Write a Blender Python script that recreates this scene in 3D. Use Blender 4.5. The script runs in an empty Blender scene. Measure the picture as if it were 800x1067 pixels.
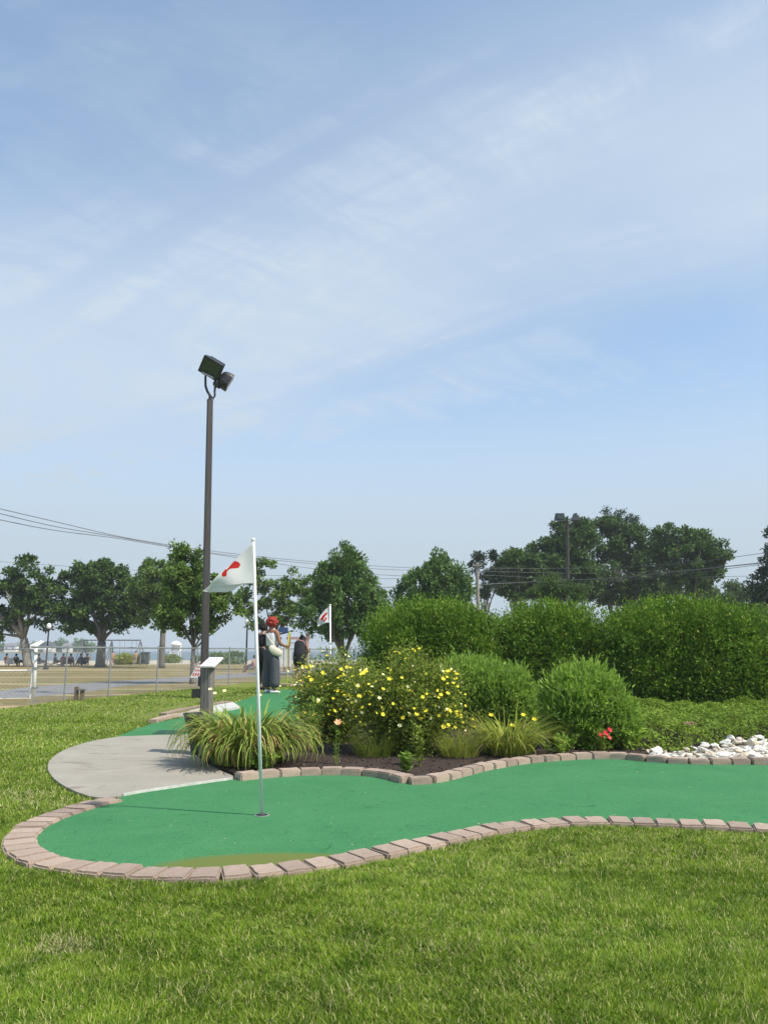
import bpy, bmesh, math, random
import numpy as np
from mathutils import Vector, Matrix, noise as mnoise
from mathutils.geometry import delaunay_2d_cdt
R = math.radians
random.seed(7); rng = np.random.default_rng(11)
S = bpy.context.scene
COL = S.collection
H = 1.2; PITCH = math.atan((678-533.5)/800.0); CP, SP = math.cos(PITCH), math.sin(PITCH)

# ------------------------------------------------------------------ geometry of the view
def ray(px, py):
    cx, cy = (px-400)/800.0, (533.5-py)/800.0
    return Vector((cx, CP-cy*SP, SP+cy*CP))
def P(px, py, d):
    r = ray(px, py); return Vector((0, 0, H)) + r*(d/r.y)
def sst(t): t = np.clip(t, 0, 1); return t*t*(3-2*t)
def mound(x, y):
    return 0.24*sst((y-11.5)/6.0)*sst((26-y)/5.0)*sst((x+4.5)/1.2)*sst((-0.3-x)/1.0)
def G(px, py, dz=0.0):
    r = ray(px, py); z = dz
    for _ in range(12):
        t = (z-H)/r.z; x, y = r.x*t, r.y*t
        z = float(mound(x, y))+dz
    return Vector((x, y, z))
def catmull(pts, n=6, closed=False):
    out = []; N = len(pts)
    rngi = range(N) if closed else range(N-1)
    for i in rngi:
        p0 = pts[(i-1) % N] if closed or i > 0 else pts[i]
        p1 = pts[i]; p2 = pts[(i+1) % N]
        p3 = pts[(i+2) % N] if closed or i+2 < N else p2
        for k in range(n):
            t = k/n
            out.append(0.5*((2*p1)+(p2-p0)*t+(2*p0-5*p1+4*p2-p3)*t*t+(3*p1-p0-3*p2+p3)*t*t*t))
    if not closed: out.append(pts[-1].copy())
    return out
def pip(x, y, poly):
    inside = np.zeros(x.shape, bool); n = len(poly)
    for i in range(n):
        x1, y1 = poly[i][0], poly[i][1]; x2, y2 = poly[(i+1) % n][0], poly[(i+1) % n][1]
        if y1 == y2: continue
        c = ((y1 > y) != (y2 > y)) & (x < (x2-x1)*(y-y1)/(y2-y1)+x1)
        inside ^= c
    return inside

# ------------------------------------------------------------------ materials
def newmat(name):
    m = bpy.data.materials.new(name); m.use_nodes = True
    nt = m.node_tree; b = nt.nodes['Principled BSDF']
    return m, nt, b
def mixnode(nt, fac, a, b):
    n = nt.nodes.new('ShaderNodeMix'); n.data_type = 'RGBA'
    if isinstance(fac, (int, float)): n.inputs[0].default_value = fac
    else: nt.links.new(fac, n.inputs[0])
    for s, v in ((6, a), (7, b)):
        if isinstance(v, tuple): n.inputs[s].default_value = (*v, 1)
        else: nt.links.new(v, n.inputs[s])
    return n.outputs[2]
def noisenode(nt, scale, detail=4, rough=.6, coord='Object', dist=0, stretch=None):
    tc = nt.nodes.new('ShaderNodeTexCoord'); n = nt.nodes.new('ShaderNodeTexNoise')
    src = tc.outputs[coord]
    if stretch:
        mp = nt.nodes.new('ShaderNodeMapping'); mp.inputs['Scale'].default_value = stretch
        nt.links.new(src, mp.inputs[0]); src = mp.outputs[0]
    nt.links.new(src, n.inputs['Vector'])
    n.inputs['Scale'].default_value = scale; n.inputs['Detail'].default_value = detail
    n.inputs['Roughness'].default_value = rough; n.inputs['Distortion'].default_value = dist
    return n.outputs['Fac']
def ramp(nt, fac, lo, hi):
    n = nt.nodes.new('ShaderNodeMapRange'); n.inputs[1].default_value = lo; n.inputs[2].default_value = hi
    nt.links.new(fac, n.inputs[0]); return n.outputs[0]
def bumpnode(nt, h, strength, dist, b):
    n = nt.nodes.new('ShaderNodeBump'); n.inputs['Strength'].default_value = strength
    n.inputs['Distance'].default_value = dist; nt.links.new(h, n.inputs['Height'])
    nt.links.new(n.outputs[0], b.inputs['Normal'])
def pmat(name, c1, c2, scale=8, rough=.7, bump=.3, bdist=.01, metal=0, spec=.4, lo=.3, hi=.7, detail=5, stretch=None):
    m, nt, b = newmat(name)
    f = noisenode(nt, scale, detail, stretch=stretch)
    nt.links.new(mixnode(nt, ramp(nt, f, lo, hi), c1, c2), b.inputs['Base Color'])
    b.inputs['Roughness'].default_value = rough; b.inputs['Metallic'].default_value = metal
    b.inputs['Specular IOR Level'].default_value = spec
    if bump: bumpnode(nt, f, bump, bdist, b)
    return m
def leafmat(name, dark, light, third=None, pthird=.1, rough=.6, trans=.3, clump=1.2, spec=.12, wr=.6, wn=.6):
    m, nt, b = newmat(name)
    g = nt.nodes.new('ShaderNodeNewGeometry')
    rnd = g.outputs['Random Per Island']
    nz = noisenode(nt, clump, 3)
    ad = nt.nodes.new('ShaderNodeMath'); ad.operation = 'MULTIPLY_ADD'
    nt.links.new(rnd, ad.inputs[0]); ad.inputs[1].default_value = wr
    mm = nt.nodes.new('ShaderNodeMath'); mm.operation = 'MULTIPLY'; mm.inputs[1].default_value = wn
    nt.links.new(ramp(nt, nz, .3, .7), mm.inputs[0]); nt.links.new(mm.outputs[0], ad.inputs[2])
    col = mixnode(nt, ad.outputs[0], dark, light)
    if third:
        gt = nt.nodes.new('ShaderNodeMath'); gt.operation = 'GREATER_THAN'; gt.inputs[1].default_value = 1-pthird
        w = nt.nodes.new('ShaderNodeTexWhiteNoise'); w.noise_dimensions = '1D'; nt.links.new(rnd, w.inputs['W'])
        nt.links.new(w.outputs['Value'], gt.inputs[0])
        col = mixnode(nt, gt.outputs[0], col, third)
    nt.links.new(col, b.inputs['Base Color'])
    b.inputs['Roughness'].default_value = rough; b.inputs['Specular IOR Level'].default_value = spec
    tr = nt.nodes.new('ShaderNodeBsdfTranslucent'); nt.links.new(col, tr.inputs[0])
    mx = nt.nodes.new('ShaderNodeMixShader'); mx.inputs[0].default_value = trans
    nt.links.new(b.outputs[0], mx.inputs[1]); nt.links.new(tr.outputs[0], mx.inputs[2])
    nt.links.new(mx.outputs[0], nt.nodes['Material Output'].inputs['Surface'])
    return m

M = {}
M['pole'] = pmat('brown_steel', (.036, .031, .029), (.060, .053, .048), 3, .55, .1, stretch=(8, 8, .5))
M['lamp_body'] = pmat('dark_bronze_metal', (.018, .019, .021), (.035, .036, .038), 14, .45, .1)
M['lamp_edge'] = pmat('grey_cast_metal', (.32, .32, .31), (.45, .45, .44), 20, .4, .1)
def glassmat():
    m, nt, b = newmat('lamp_glass')
    f = noisenode(nt, 9, 2); nt.links.new(mixnode(nt, f, (.012, .022, .02), (.06, .085, .06)), b.inputs['Base Color'])
    b.inputs['Roughness'].default_value = .12; return m
M['glass'] = glassmat()
M['white_paint'] = pmat('white_paint', (.70, .69, .66), (.82, .81, .79), 6, .5, .1)
M['pole_white'] = pmat('white_flag_pole', (.80, .78, .76), (.88, .87, .86), 10, .7, .05, stretch=(1, 1, .4))
def clothmat(name, c1, c2):
    m = pmat(name, c1, c2, 5, .85, .15, .004); nt = m.node_tree; b = nt.nodes['Principled BSDF']
    tr = nt.nodes.new('ShaderNodeBsdfTranslucent'); tr.inputs[0].default_value = (*c2, 1)
    mx = nt.nodes.new('ShaderNodeMixShader'); mx.inputs[0].default_value = .45
    nt.links.new(b.outputs[0], mx.inputs[1]); nt.links.new(tr.outputs[0], mx.inputs[2])
    nt.links.new(mx.outputs[0], nt.nodes['Material Output'].inputs['Surface']); return m
M['flag'] = clothmat('flag_cloth', (.80, .80, .78), (.88, .88, .86))
M['flag_red'] = clothmat('flag_red_print', (.62, .035, .03), (.72, .05, .04))
M['wood'] = pmat('weathered_grey_wood', (.10, .092, .08), (.26, .245, .215), 5, .85, .5, .006, stretch=(9, 9, .7))
M['wood_brown'] = pmat('brown_post_wood', (.11, .085, .06), (.22, .17, .12), 6, .85, .4, .006, stretch=(7, 7, .8))
M['green_bin'] = pmat('dark_green_mesh', (.008, .035, .022), (.02, .07, .045), 60, .5, .5, .01)
M['galv'] = pmat('galvanised_steel', (.22, .23, .23), (.32, .33, .33), 8, .5, .1, metal=.3)
M['wire'] = pmat('fence_wire', (.32, .33, .34), (.42, .43, .44), 8, .5, 0, metal=.2)
M['cable'] = pmat('grey_cable', (.10, .10, .11), (.16, .16, .17), 2, .7, 0)
M['bark'] = pmat('grey_bark', (.085, .075, .064), (.19, .17, .145), 7, .9, .7, .03, stretch=(2, 2, .5))
M['bark_pale'] = pmat('pale_bark', (.17, .15, .125), (.32, .285, .24), 7, .9, .6, .03, stretch=(2, 2, .5))
M['twig'] = pmat('brown_twig', (.06, .04, .025), (.14, .10, .06), 20, .85, .3)
M['utility'] = pmat('utility_pole_wood', (.20, .18, .155), (.30, .27, .24), 5, .9, .3, stretch=(6, 6, .5))
# leaves
M['leaf_oak'] = leafmat('dark_maple_leaf', (.034, .078, .018), (.115, .19, .040), clump=.5, trans=.22)
M['leaf_mid'] = leafmat('mid_green_leaf', (.070, .135, .028), (.19, .28, .058), clump=.5, trans=.25)
M['leaf_pear'] = leafmat('pear_leaf', (.058, .13, .032), (.17, .265, .072), clump=.6, trans=.22)
M['leaf_grey'] = leafmat('grey_green_needle', (.028, .052, .030), (.065, .100, .050), clump=.5, trans=.12)
M['leaf_lime'] = leafmat('light_shrub_leaf', (.06, .11, .03), (.12, .18, .05), clump=.7, trans=.3)
M['hedge'] = leafmat('hedge_leaf', (.034, .105, .010), (.190, .31, .030), third=(.30, .36, .06), pthird=.08, clump=1.6, trans=.28)
M['shrub'] = leafmat('lance_leaf', (.14, .27, .028), (.35, .50, .080), third=(.20, .29, .09), pthird=.1, clump=3, trans=.42)
M['potentilla'] = leafmat('small_grey_green_leaf', (.085, .135, .020), (.28, .36, .055), third=(.24, .25, .07), pthird=.12, clump=3, trans=.3)
M['juniper'] = leafmat('juniper_spray', (.10, .19, .020), (.26, .36, .045), third=(.19, .25, .06), pthird=.1, clump=2, trans=.25)
M['daylily'] = leafmat('daylily_blade', (.11, .20, .028), (.36, .43, .085), third=(.46, .34, .13), pthird=.17, clump=3, trans=.3, spec=.2)
M['lime_tuft'] = leafmat('lime_tuft_blade', (.18, .25, .03), (.42, .46, .08), third=(.35, .30, .10), pthird=.12, clump=3, trans=.3)
M['weed'] = leafmat('weed_leaf', (.12, .22, .03), (.28, .40, .07), clump=5, trans=.3)
M['grass'] = leafmat('grass_blade', (.042, .118, .008), (.250, .360, .034), third=(.52, .50, .20), pthird=.12, clump=5.5, wr=.45, wn=.8, trans=.3, rough=.6, spec=.12)
M['straw'] = leafmat('dry_grass_blade', (.34, .30, .12), (.60, .55, .32), clump=4, trans=.25)
M['yellow'] = pmat('yellow_petal', (.74, .58, .015), (.85, .74, .06), 9, .6, 0)
M['cream'] = pmat('cream_petal', (.78, .72, .30), (.85, .82, .50), 9, .6, 0)
M['red_petal'] = pmat('red_petal', (.60, .02, .03), (.75, .06, .08), 9, .5, 0)
M['peach'] = pmat('peach_petal', (.75, .34, .16), (.82, .50, .30), 9, .5, 0)
M['dry_flower'] = pmat('dry_flower_head', (.28, .17, .10), (.40, .26, .17), 20, .9, 0)

# ground
def turfmat(name, a, b_, worn=0):
    m, nt, b = newmat(name)
    n1 = noisenode(nt, 1.6, 6, .7, dist=.5); n2 = noisenode(nt, 110, 4, .85); n3 = noisenode(nt, 34, 6, .75); n4 = noisenode(nt, 5, 7, .75, dist=1.5)
    c = mixnode(nt, ramp(nt, n1, .3, .7), a, b_)
    c = mixnode(nt, ramp(nt, n2, .40, .75), c, tuple(v*1.45 for v in b_))
    c = mixnode(nt, ramp(nt, n2, .45, .25), c, tuple(v*.62 for v in a))
    c = mixnode(nt, ramp(nt, n4, .58, .72), c, tuple(v*.72 for v in a))
    c = mixnode(nt, ramp(nt, n3, .68, .78), c, tuple(min(1, v*1.25+.02) for v in b_))
    if worn:
        g = nt.nodes.new('ShaderNodeNewGeometry'); mp = nt.nodes.new('ShaderNodeMapping'); mp.vector_type = 'POINT'
        cc = G(292, 908); mp.inputs['Location'].default_value = (-cc.x/.70, -cc.y/.34, 0); mp.inputs['Scale'].default_value = (1/.70, 1/.34, 0); nt.links.new(g.outputs['Position'], mp.inputs[0])
        ln = nt.nodes.new('ShaderNodeVectorMath'); ln.operation = 'LENGTH'; nt.links.new(mp.outputs[0], ln.inputs[0])
        ad = nt.nodes.new('ShaderNodeMath'); ad.operation = 'MULTIPLY_ADD'; nt.links.new(n3, ad.inputs[0]); ad.inputs[1].default_value = .35; nt.links.new(ln.outputs['Value'], ad.inputs[2])
        c = mixnode(nt, ramp(nt, ad.outputs[0], 1.28, 1.08), c, (.135, .165, .045))
    nt.links.new(c, b.inputs['Base Color']); b.inputs['Roughness'].default_value = .9
    b.inputs['Specular IOR Level'].default_value = .08; bumpnode(nt, n2, .35, .004, b); return m
M['turf'] = turfmat('green_turf', (.032, .142, .054), (.058, .192, .078))
M['turf_moss'] = turfmat('green_turf_with_moss', (.032, .142, .054), (.058, .192, .078), 1)
M['dark_patch'] = pmat('dark_green_patch', (.012, .055, .035), (.025, .08, .05), 90, .9, .4, .004)
def concretemat():
    m, nt, b = newmat('path_concrete')
    a = noisenode(nt, 1.9, 8, .72, dist=.6); f = noisenode(nt, 120, 3)
    c = mixnode(nt, ramp(nt, a, .3, .72), (.225, .200, .158), (.335, .300, .242))
    c = mixnode(nt, ramp(nt, f, .3, 1.0), c, (.42, .39, .33))
    nt.links.new(c, b.inputs['Base Color']); b.inputs['Roughness'].default_value = .9
    st = noisenode(nt, .9, 5, .6, dist=2.0, stretch=(1, 2.2, 1)); c = mixnode(nt, ramp(nt, st, .60, .70), c, (.20, .175, .135)); nt.links.new(c, b.inputs['Base Color'])
    bumpnode(nt, f, .4, .004, b); return m
M['concrete'] = concretemat()
M['white_edge'] = pmat('pale_edge_strip', (.40, .40, .36), (.62, .61, .56), 16, .8, .3)
def paver_mat():
    m, nt, b = newmat('tumbled_paver')
    oi = nt.nodes.new('ShaderNodeObjectInfo')
    a = noisenode(nt, 9, 5, .7); f = noisenode(nt, 120, 3, .7)
    c = mixnode(nt, ramp(nt, a, .3, .7), (.245, .176, .130), (.43, .32, .245))
    c2 = mixnode(nt, oi.outputs['Random'], (.235, .172, .135), (.48, .365, .28))
    c = mixnode(nt, .6, c, c2)
    c = mixnode(nt, ramp(nt, f, .5, .95), c, (.50, .42, .35))
    c = mixnode(nt, ramp(nt, f, .42, .25), c, (.10, .08, .065))
    nt.links.new(c, b.inputs['Base Color']); b.inputs['Roughness'].default_value = .92
    bumpnode(nt, f, .6, .006, b); return m
M['paver'] = paver_mat()
def lawnmat(name, cols, s1, s2, stripes=None):
    m, nt, b = newmat(name)
    n1 = noisenode(nt, s1, 6, .65); n2 = noisenode(nt, s2, 4, .7)
    c = mixnode(nt, ramp(nt, n1, .35, .65), cols[0], cols[1])
    c = mixnode(nt, ramp(nt, n2, .45, .8), c, cols[2])
    if stripes:
        n3 = noisenode(nt, 1.0, 4, .6, stretch=stripes); c = mixnode(nt, ramp(nt, n3, .50, .56), c, cols[3]); n5 = noisenode(nt, .6, 3, .6, stretch=stripes); c = mixnode(nt, ramp(nt, n5, .54, .60), c, (.155, .165, .06))
    nt.links.new(c, b.inputs['Base Color']); b.inputs['Roughness'].default_value = .95
    b.inputs['Specular IOR Level'].default_value = .1; bumpnode(nt, n2, .6, .02, b); return m
M['lawn'] = lawnmat('lawn_soil_and_grass', [(.095, .135, .020), (.17, .21, .04), (.28, .27, .10)], .7, 30)
M['field'] = lawnmat('dry_field', [(.18, .145, .065), (.26, .20, .10), (.15, .135, .055), (.38, .30, .17)], .25, 6, (.02, .42, 1))
M['road'] = pmat('asphalt', (.165, .163, .16), (.24, .235, .225), 3, .9, .3)
M['sand'] = pmat('beach_sand', (.40, .35, .26), (.52, .46, .36), .4, .95, .3)
M['mulch'] = pmat('dark_mulch', (.022, .014, .010), (.065, .043, .031), 26, .95, .8, .03)
M['chip'] = leafmat('mulch_chip', (.022, .014, .010), (.085, .055, .04), third=(.16, .12, .09), pthird=.06, trans=0, rough=.9, spec=.1)
M['rock'] = pmat('white_stone', (.64, .60, .51), (.83, .80, .73), 7, .8, .5, .01)
M['rock_tan'] = pmat('tan_stone', (.46, .36, .24), (.66, .57, .44), 7, .8, .5, .01)
def watermat():
    m, nt, b = newmat('sea_water'); n = noisenode(nt, .6, 4, stretch=(.3, 1, 1))
    nt.links.new(mixnode(nt, n, (.05, .10, .13), (.08, .14, .17)), b.inputs['Base Color'])
    b.inputs['Roughness'].default_value = .3; bumpnode(nt, n, .5, .3, b); return m
M['water'] = watermat()
# people and far things
def flat(name, c, r=.8, s=14): M[name] = pmat(name, tuple(v*.82 for v in c), tuple(min(1, v*1.12) for v in c), s, r, .15, .004); return M[name]
for k, c in dict(skin_brown=(.30, .145, .085), skin_tan=(.50, .29, .20), hair_red=(.34, .035, .022), hair_black=(.012, .010, .010),
                 cloth_white=(.74, .73, .74), cloth_black=(.013, .013, .016), cloth_charcoal=(.075, .078, .09), bag_cream=(.70, .63, .50),
                 shoe_white=(.78, .76, .74), cloth_pink=(.62, .30, .27), cloth_blue=(.16, .26, .42), cloth_red=(.50, .06, .05), yellow_club=(.70, .66, .05),
                 play_wood=(.30, .16, .12), play_beam=(.46, .30, .25), play_blue=(.03, .07, .16), picket=(.80, .78, .74), umbrella_grey=(.10, .12, .13),
                 sign_red=(.60, .12, .12), house=(.72, .70, .66), house_roof=(.22, .21, .20), eye=(.02, .015, .012), canopy_white=(.80, .80, .80),
                 grill_dark=(.03, .03, .035), bike=(.05, .05, .055), swing_steel=(.16, .17, .20)).items(): flat(k, c)

# ------------------------------------------------------------------ mesh helpers
def np_mesh(name, verts, faces, mats, smooth=False, matidx=None):
    verts = np.asarray(verts, np.float32); faces = np.asarray(faces, np.int32)
    me = bpy.data.meshes.new(name); k = faces.shape[1]
    me.vertices.add(len(verts)); me.vertices.foreach_set('co', verts.ravel())
    me.loops.add(faces.size); me.loops.foreach_set('vertex_index', faces.ravel())
    me.polygons.add(len(faces)); me.polygons.foreach_set('loop_start', np.arange(0, faces.size, k, dtype=np.int32))
    me.update(calc_edges=True)
    for m in (mats if isinstance(mats, list) else [mats]): me.materials.append(m)
    if matidx is not None: me.polygons.foreach_set('material_index', np.asarray(matidx, np.int32))
    if smooth: me.polygons.foreach_set('use_smooth', np.ones(len(faces), bool))
    me.update(); return me
def link(name, me, parent=None, loc=None):
    o = bpy.data.objects.new(name, me); COL.objects.link(o)
    if parent is not None: o.parent = parent
    if loc is not None: o.location = loc
    return o
def tag(o, label=None, cat=None, group=None, kind=None):
    if label: o['label'] = label
    if cat: o['category'] = cat
    if group: o['group'] = group
    if kind: o['kind'] = kind
    return o
def empty(name, loc, rz=0, label=None, cat=None, group=None):
    o = bpy.data.objects.new(name, None); COL.objects.link(o); o.location = loc; o.rotation_euler.z = rz
    o.empty_display_size = .1
    return tag(o, label, cat, group)
def copy_tree(o, parent=None):
    c = o.copy(); COL.objects.link(c)
    if parent is not None: c.parent = parent
    for ch in list(o.children): copy_tree(ch, c)
    return c
class MB:
    def __init__(s): s.v = []; s.f = []; s.mi = []
    def add(s, vs, fs, mi=0):
        o = len(s.v); s.v += [tuple(v) for v in vs]; s.f += [tuple(i+o for i in f) for f in fs]; s.mi += [mi]*len(fs); return s
    def box(s, c, d, rot=None, mi=0):
        x, y, z = [q/2 for q in d]; m = rot if rot is not None else Matrix.Identity(3); c = Vector(c)
        vs = [c+m@Vector((a*x, b*y, e*z)) for a in (-1, 1) for b in (-1, 1) for e in (-1, 1)]
        return s.add(vs, [(0, 1, 3, 2), (4, 6, 7, 5), (0, 4, 5, 1), (2, 3, 7, 6), (0, 2, 6, 4), (1, 5, 7, 3)], mi)
    def tube(s, pts, rad, n=8, mi=0, cap=True):
        pts = [Vector(p) for p in pts]
        if not isinstance(rad, (list, tuple)): rad = [rad]*len(pts)
        vs = []; prev = None
        for i, p in enumerate(pts):
            t = (pts[min(i+1, len(pts)-1)]-pts[max(i-1, 0)]).normalized()
            if prev is None: a = t.orthogonal().normalized()
            else: a = (prev-t*prev.dot(t)).normalized()
            prev = a; b = t.cross(a)
            for k in range(n):
                q = 2*math.pi*k/n; vs.append(p+(a*math.cos(q)+b*math.sin(q))*rad[i])
        fs = [(i*n+k, i*n+(k+1) % n, (i+1)*n+(k+1) % n, (i+1)*n+k) for i in range(len(pts)-1) for k in range(n)]
        if cap: fs += [tuple(range(n-1, -1, -1)), tuple((len(pts)-1)*n+k for k in range(n))]
        return s.add(vs, fs, mi)
    def ball(s, c, r, sub=2, mi=0, lump=0, seed=0, flat_=(1, 1, 1)):
        bm = bmesh.new(); bmesh.ops.create_icosphere(bm, subdivisions=sub, radius=1)
        for v in bm.verts:
            k = 1+lump*mnoise.noise(v.co*1.6+Vector((seed*3.1, seed*1.7, 0)))
            v.co = Vector((v.co.x*flat_[0], v.co.y*flat_[1], v.co.z*flat_[2]))*r*k+Vector(c)
        bm.verts.index_update()
        s.add([v.co.copy() for v in bm.verts], [[v.index for v in f.verts] for f in bm.faces], mi); bm.free(); return s
    def mesh(s, name, mats, smooth=False, bevel=0):
        me = bpy.data.meshes.new(name); me.from_pydata(s.v, [], s.f)
        for m in (mats if isinstance(mats, list) else [mats]): me.materials.append(m)
        me.polygons.foreach_set('material_index', s.mi)
        if bevel:
            bm = bmesh.new(); bm.from_mesh(me); bmesh.ops.remove_doubles(bm, verts=bm.verts, dist=1e-6)
            bmesh.ops.bevel(bm, geom=[e for e in bm.edges if e.is_manifold and e.calc_face_angle(0) > .5], offset=bevel, segments=2, affect='EDGES', clamp_overlap=True)
            bm.to_mesh(me); bm.free()
        bm = bmesh.new(); bm.from_mesh(me); bmesh.ops.recalc_face_normals(bm, faces=bm.faces); bm.to_mesh(me); bm.free()
        if smooth: me.polygons.foreach_set('use_smooth', [True]*len(me.polygons))
        me.update(); return me
    def build(s, name, mats, parent=None, smooth=False, bevel=0, loc=None):
        return link(name, s.mesh(name, mats, smooth, bevel), parent, loc)
def skirt_(me, depth):
    bm = bmesh.new(); bm.from_mesh(me)
    r = bmesh.ops.extrude_edge_only(bm, edges=[e for e in bm.edges if e.is_boundary])
    for v in r['geom']:
        if isinstance(v, bmesh.types.BMVert): v.co.z -= depth
    bm.to_mesh(me); bm.free()
def sheet(name, poly, dz, mat, step=.8, kind='structure', follow=True, cat=None):
    n = len(poly); cv, ce, cf, *_ = delaunay_2d_cdt([Vector((p[0], p[1])) for p in poly], [], [list(range(n))], 1, 1e-5)
    bm = bmesh.new(); vs = [bm.verts.new((p[0], p[1], 0)) for p in cv]
    for f in cf:
        if len(set(f)) >= 3: bm.faces.new([vs[i] for i in f])
    if follow:
        xs = [p[0] for p in poly]; ys = [p[1] for p in poly]
        for ax, lo, hi in ((0, -5.5, .5), (1, 10.5, 27)):
            v = lo
            while v < hi:
                no = (1, 0, 0) if ax == 0 else (0, 1, 0)
                bmesh.ops.bisect_plane(bm, geom=bm.verts[:]+bm.edges[:]+bm.faces[:], plane_co=(v, v, 0), plane_no=no); v += step
        for v in bm.verts: v.co.z = float(mound(v.co.x, v.co.y))
    for v in bm.verts: v.co.z += dz
    bmesh.ops.recalc_face_normals(bm, faces=bm.faces)
    me = bpy.data.meshes.new(name); bm.to_mesh(me); bm.free()
    skirt_(me, .06 if dz > -.02 else .02)
    if me.polygons and sum(p.normal.z*p.area for p in me.polygons) < 0: me.flip_normals()
    me.materials.append(mat); o = link(name, me); tag(o, kind=kind); return o

# leaf builders (numpy)
def nrm(a): return a/np.maximum(np.linalg.norm(a, axis=1, keepdims=True), 1e-9)
def leaves(P_, T, Wd, L, W):
    """kite leaf folded on its midrib: P base, T axis, Wd rough side; 4 verts, 2 tris"""
    n = len(P_); T = nrm(T); Sd = nrm(np.cross(T, Wd)); N = np.cross(Sd, T)
    L = L.reshape(-1, 1); W = W.reshape(-1, 1)
    mid = P_+T*L*.45
    v = np.stack([P_, mid+Sd*W*.5-N*W*.15, P_+T*L-N*L*.10, mid-Sd*W*.5-N*W*.15], 1).reshape(-1, 3)
    i = np.arange(n)[:, None]*4
    f = np.concatenate([i+np.array([[0, 1, 2]]), i+np.array([[0, 2, 3]])], 1).reshape(-1, 3)
    return v, f
def merge(parts):
    vs, fs, o = [], [], 0
    for v, f in parts: vs.append(v); fs.append(f+o); o += len(v)
    return np.concatenate(vs), np.concatenate(fs)
def blades(P_, D, L, W, arch, seg=4, tipw=.12, ex=1.3):
    """arching strip blades; D horizontal-ish lean dir with up part; arch = how far they fall over"""
    n = len(P_); t = np.linspace(0, 1, seg+1)
    Dh = D.copy(); Dh[:, 2] = 0; Dh = nrm(Dh); side = np.stack([-Dh[:, 1], Dh[:, 0], np.zeros(n)], 1)
    tw = rng.normal(0, .5, (n, 1)); side = nrm(side*np.cos(tw)+Dh*np.sin(tw))
    vs = []
    for s in t:
        ang = arch*s**ex + np.arctan2(np.hypot(D[:, 0], D[:, 1]), D[:, 2])
        vs.append(ang)
    pos = P_.copy(); rows = []
    for k, s in enumerate(t):
        if k > 0:
            ang = (vs[k]+vs[k-1])/2
            pos = pos+(Dh*np.sin(ang)[:, None]+np.array([[0, 0, 1.]])*np.cos(ang)[:, None])*(L/seg)[:, None]
        w = W*(tipw+(1-tipw)*(1-s**1.6))*.5
        rows.append(pos-side*w[:, None]); rows.append(pos+side*w[:, None])
    v = np.stack(rows, 1).reshape(-1, 3); m = 2*(seg+1); i = np.arange(n)[:, None]*m
    q = np.concatenate([i+np.array([[2*k, 2*k+1, 2*k+3, 2*k+2]]) for k in range(seg)], 1).reshape(-1, 4)
    return v, q
def rdir(n, up=0):
    d = rng.normal(size=(n, 3)); d[:, 2] += up; return nrm(d)

# ================================================================== THE SETTING
lower_px = [(122, 831.5), (98, 836.5), (60, 848), (34, 860), (21, 874), (27, 886), (50, 896), (90, 903), (140, 907.5), (200, 910), (262, 907), (340, 897),
            (400, 886), (450, 875.5), (500, 865), (550, 857.5), (600, 854), (650, 854), (700, 856), (750, 858.5), (800, 861.5), (850, 864.5), (900, 868), (960, 872), (1040, 877)]
upper_px = [(247, 806.5), (290, 802.5), (340, 800.5), (380, 801.5), (405, 804.5), (427, 809.5), (450, 808.5), (475, 803), (500, 797), (530, 791.5), (560, 788),
            (600, 785.5), (640, 785), (680, 788), (720, 790), (800, 790.5), (850, 790.5), (900, 790.5), (960, 790.5), (1040, 790.5)]
BZ = .066
BL = .028
lower = catmull([G(x, y, BL) for x, y in lower_px], 8); upper = catmull([G(x, y, BZ) for x, y in upper_px], 8)
conc_edge = catmull([G(*p) for p in ((128, 831), (150, 827), (180, 822.5), (210, 818), (242, 813.5))], 4)
turf_poly = [(p.x, p.y) for p in lower] + [(p.x, p.y) for p in reversed(upper)] + [(p.x, p.y) for p in reversed(conc_edge)]
fenceline = [(-8.25, 15.2), (-7.9, 17.5), (-7.86, 19.4), (-7.3, 20.9), (-6.67, 23.1), (-5.57, 28.2), (-3.6, 38), (0, 55)]
conc_px = [(128, 831.5), (100, 833.5), (76, 826), (58, 815), (50, 803), (54, 792.5), (70, 782), (98, 773.5), (125, 769), (165, 767.5), (207, 767), (201, 778), (203, 788), (215, 797.5), (228, 804), (243, 811), (242, 813.5)]
conc_poly = [G(*p) for p in conc_px]
concl = [c for c in catmull(conc_poly[:9], 4)]+conc_poly[9:]+list(reversed(conc_edge))[1:]
turf2_px = [(119, 769.5), (140, 761), (158, 755), (178, 750.5), (197, 748), (230, 738), (262, 727), (283, 719.5), (302, 718.5), (335, 722), (345, 735), (320, 752), (300, 762), (240, 768), (207, 767.5), (165, 768)]
turf2_poly = [G(*p) for p in turf2_px]
far = 400
# lower sheets first
sheet('field', [(-far, -60), (far, -60), (far, 900), (42, 900), (30, 92), (-far, 74)], -.035, M['field'], follow=False)
lawn_poly = [(-60, -30), (60, -30), (60, 46), (-1.9, 46)] + [(x+.05, y) for x, y in reversed(fenceline[:-1])] + [(-60, 13.5)]
lawn = sheet('lawn', lawn_poly, 0, M['lawn'])
road_c = [(-70, 13.5), (-22, 18.2), (-11.4, 21.4), (-10.6, 28), (-8.6, 35), (-6.8, 42), (-2.5, 60), (3, 80)]
wid = 1.45
def offset_line(pts, w):
    out = []
    for i, p in enumerate(pts):
        a = Vector(pts[max(0, i-1)][:2]); b = Vector(pts[min(len(pts)-1, i+1)][:2]); t = (b-a).normalized()
        out.append((p[0]-t.y*w, p[1]+t.x*w))
    return out
rc = [(p.x, p.y) for p in catmull([Vector((x, y, 0)) for x, y in road_c], 6)]
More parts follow.
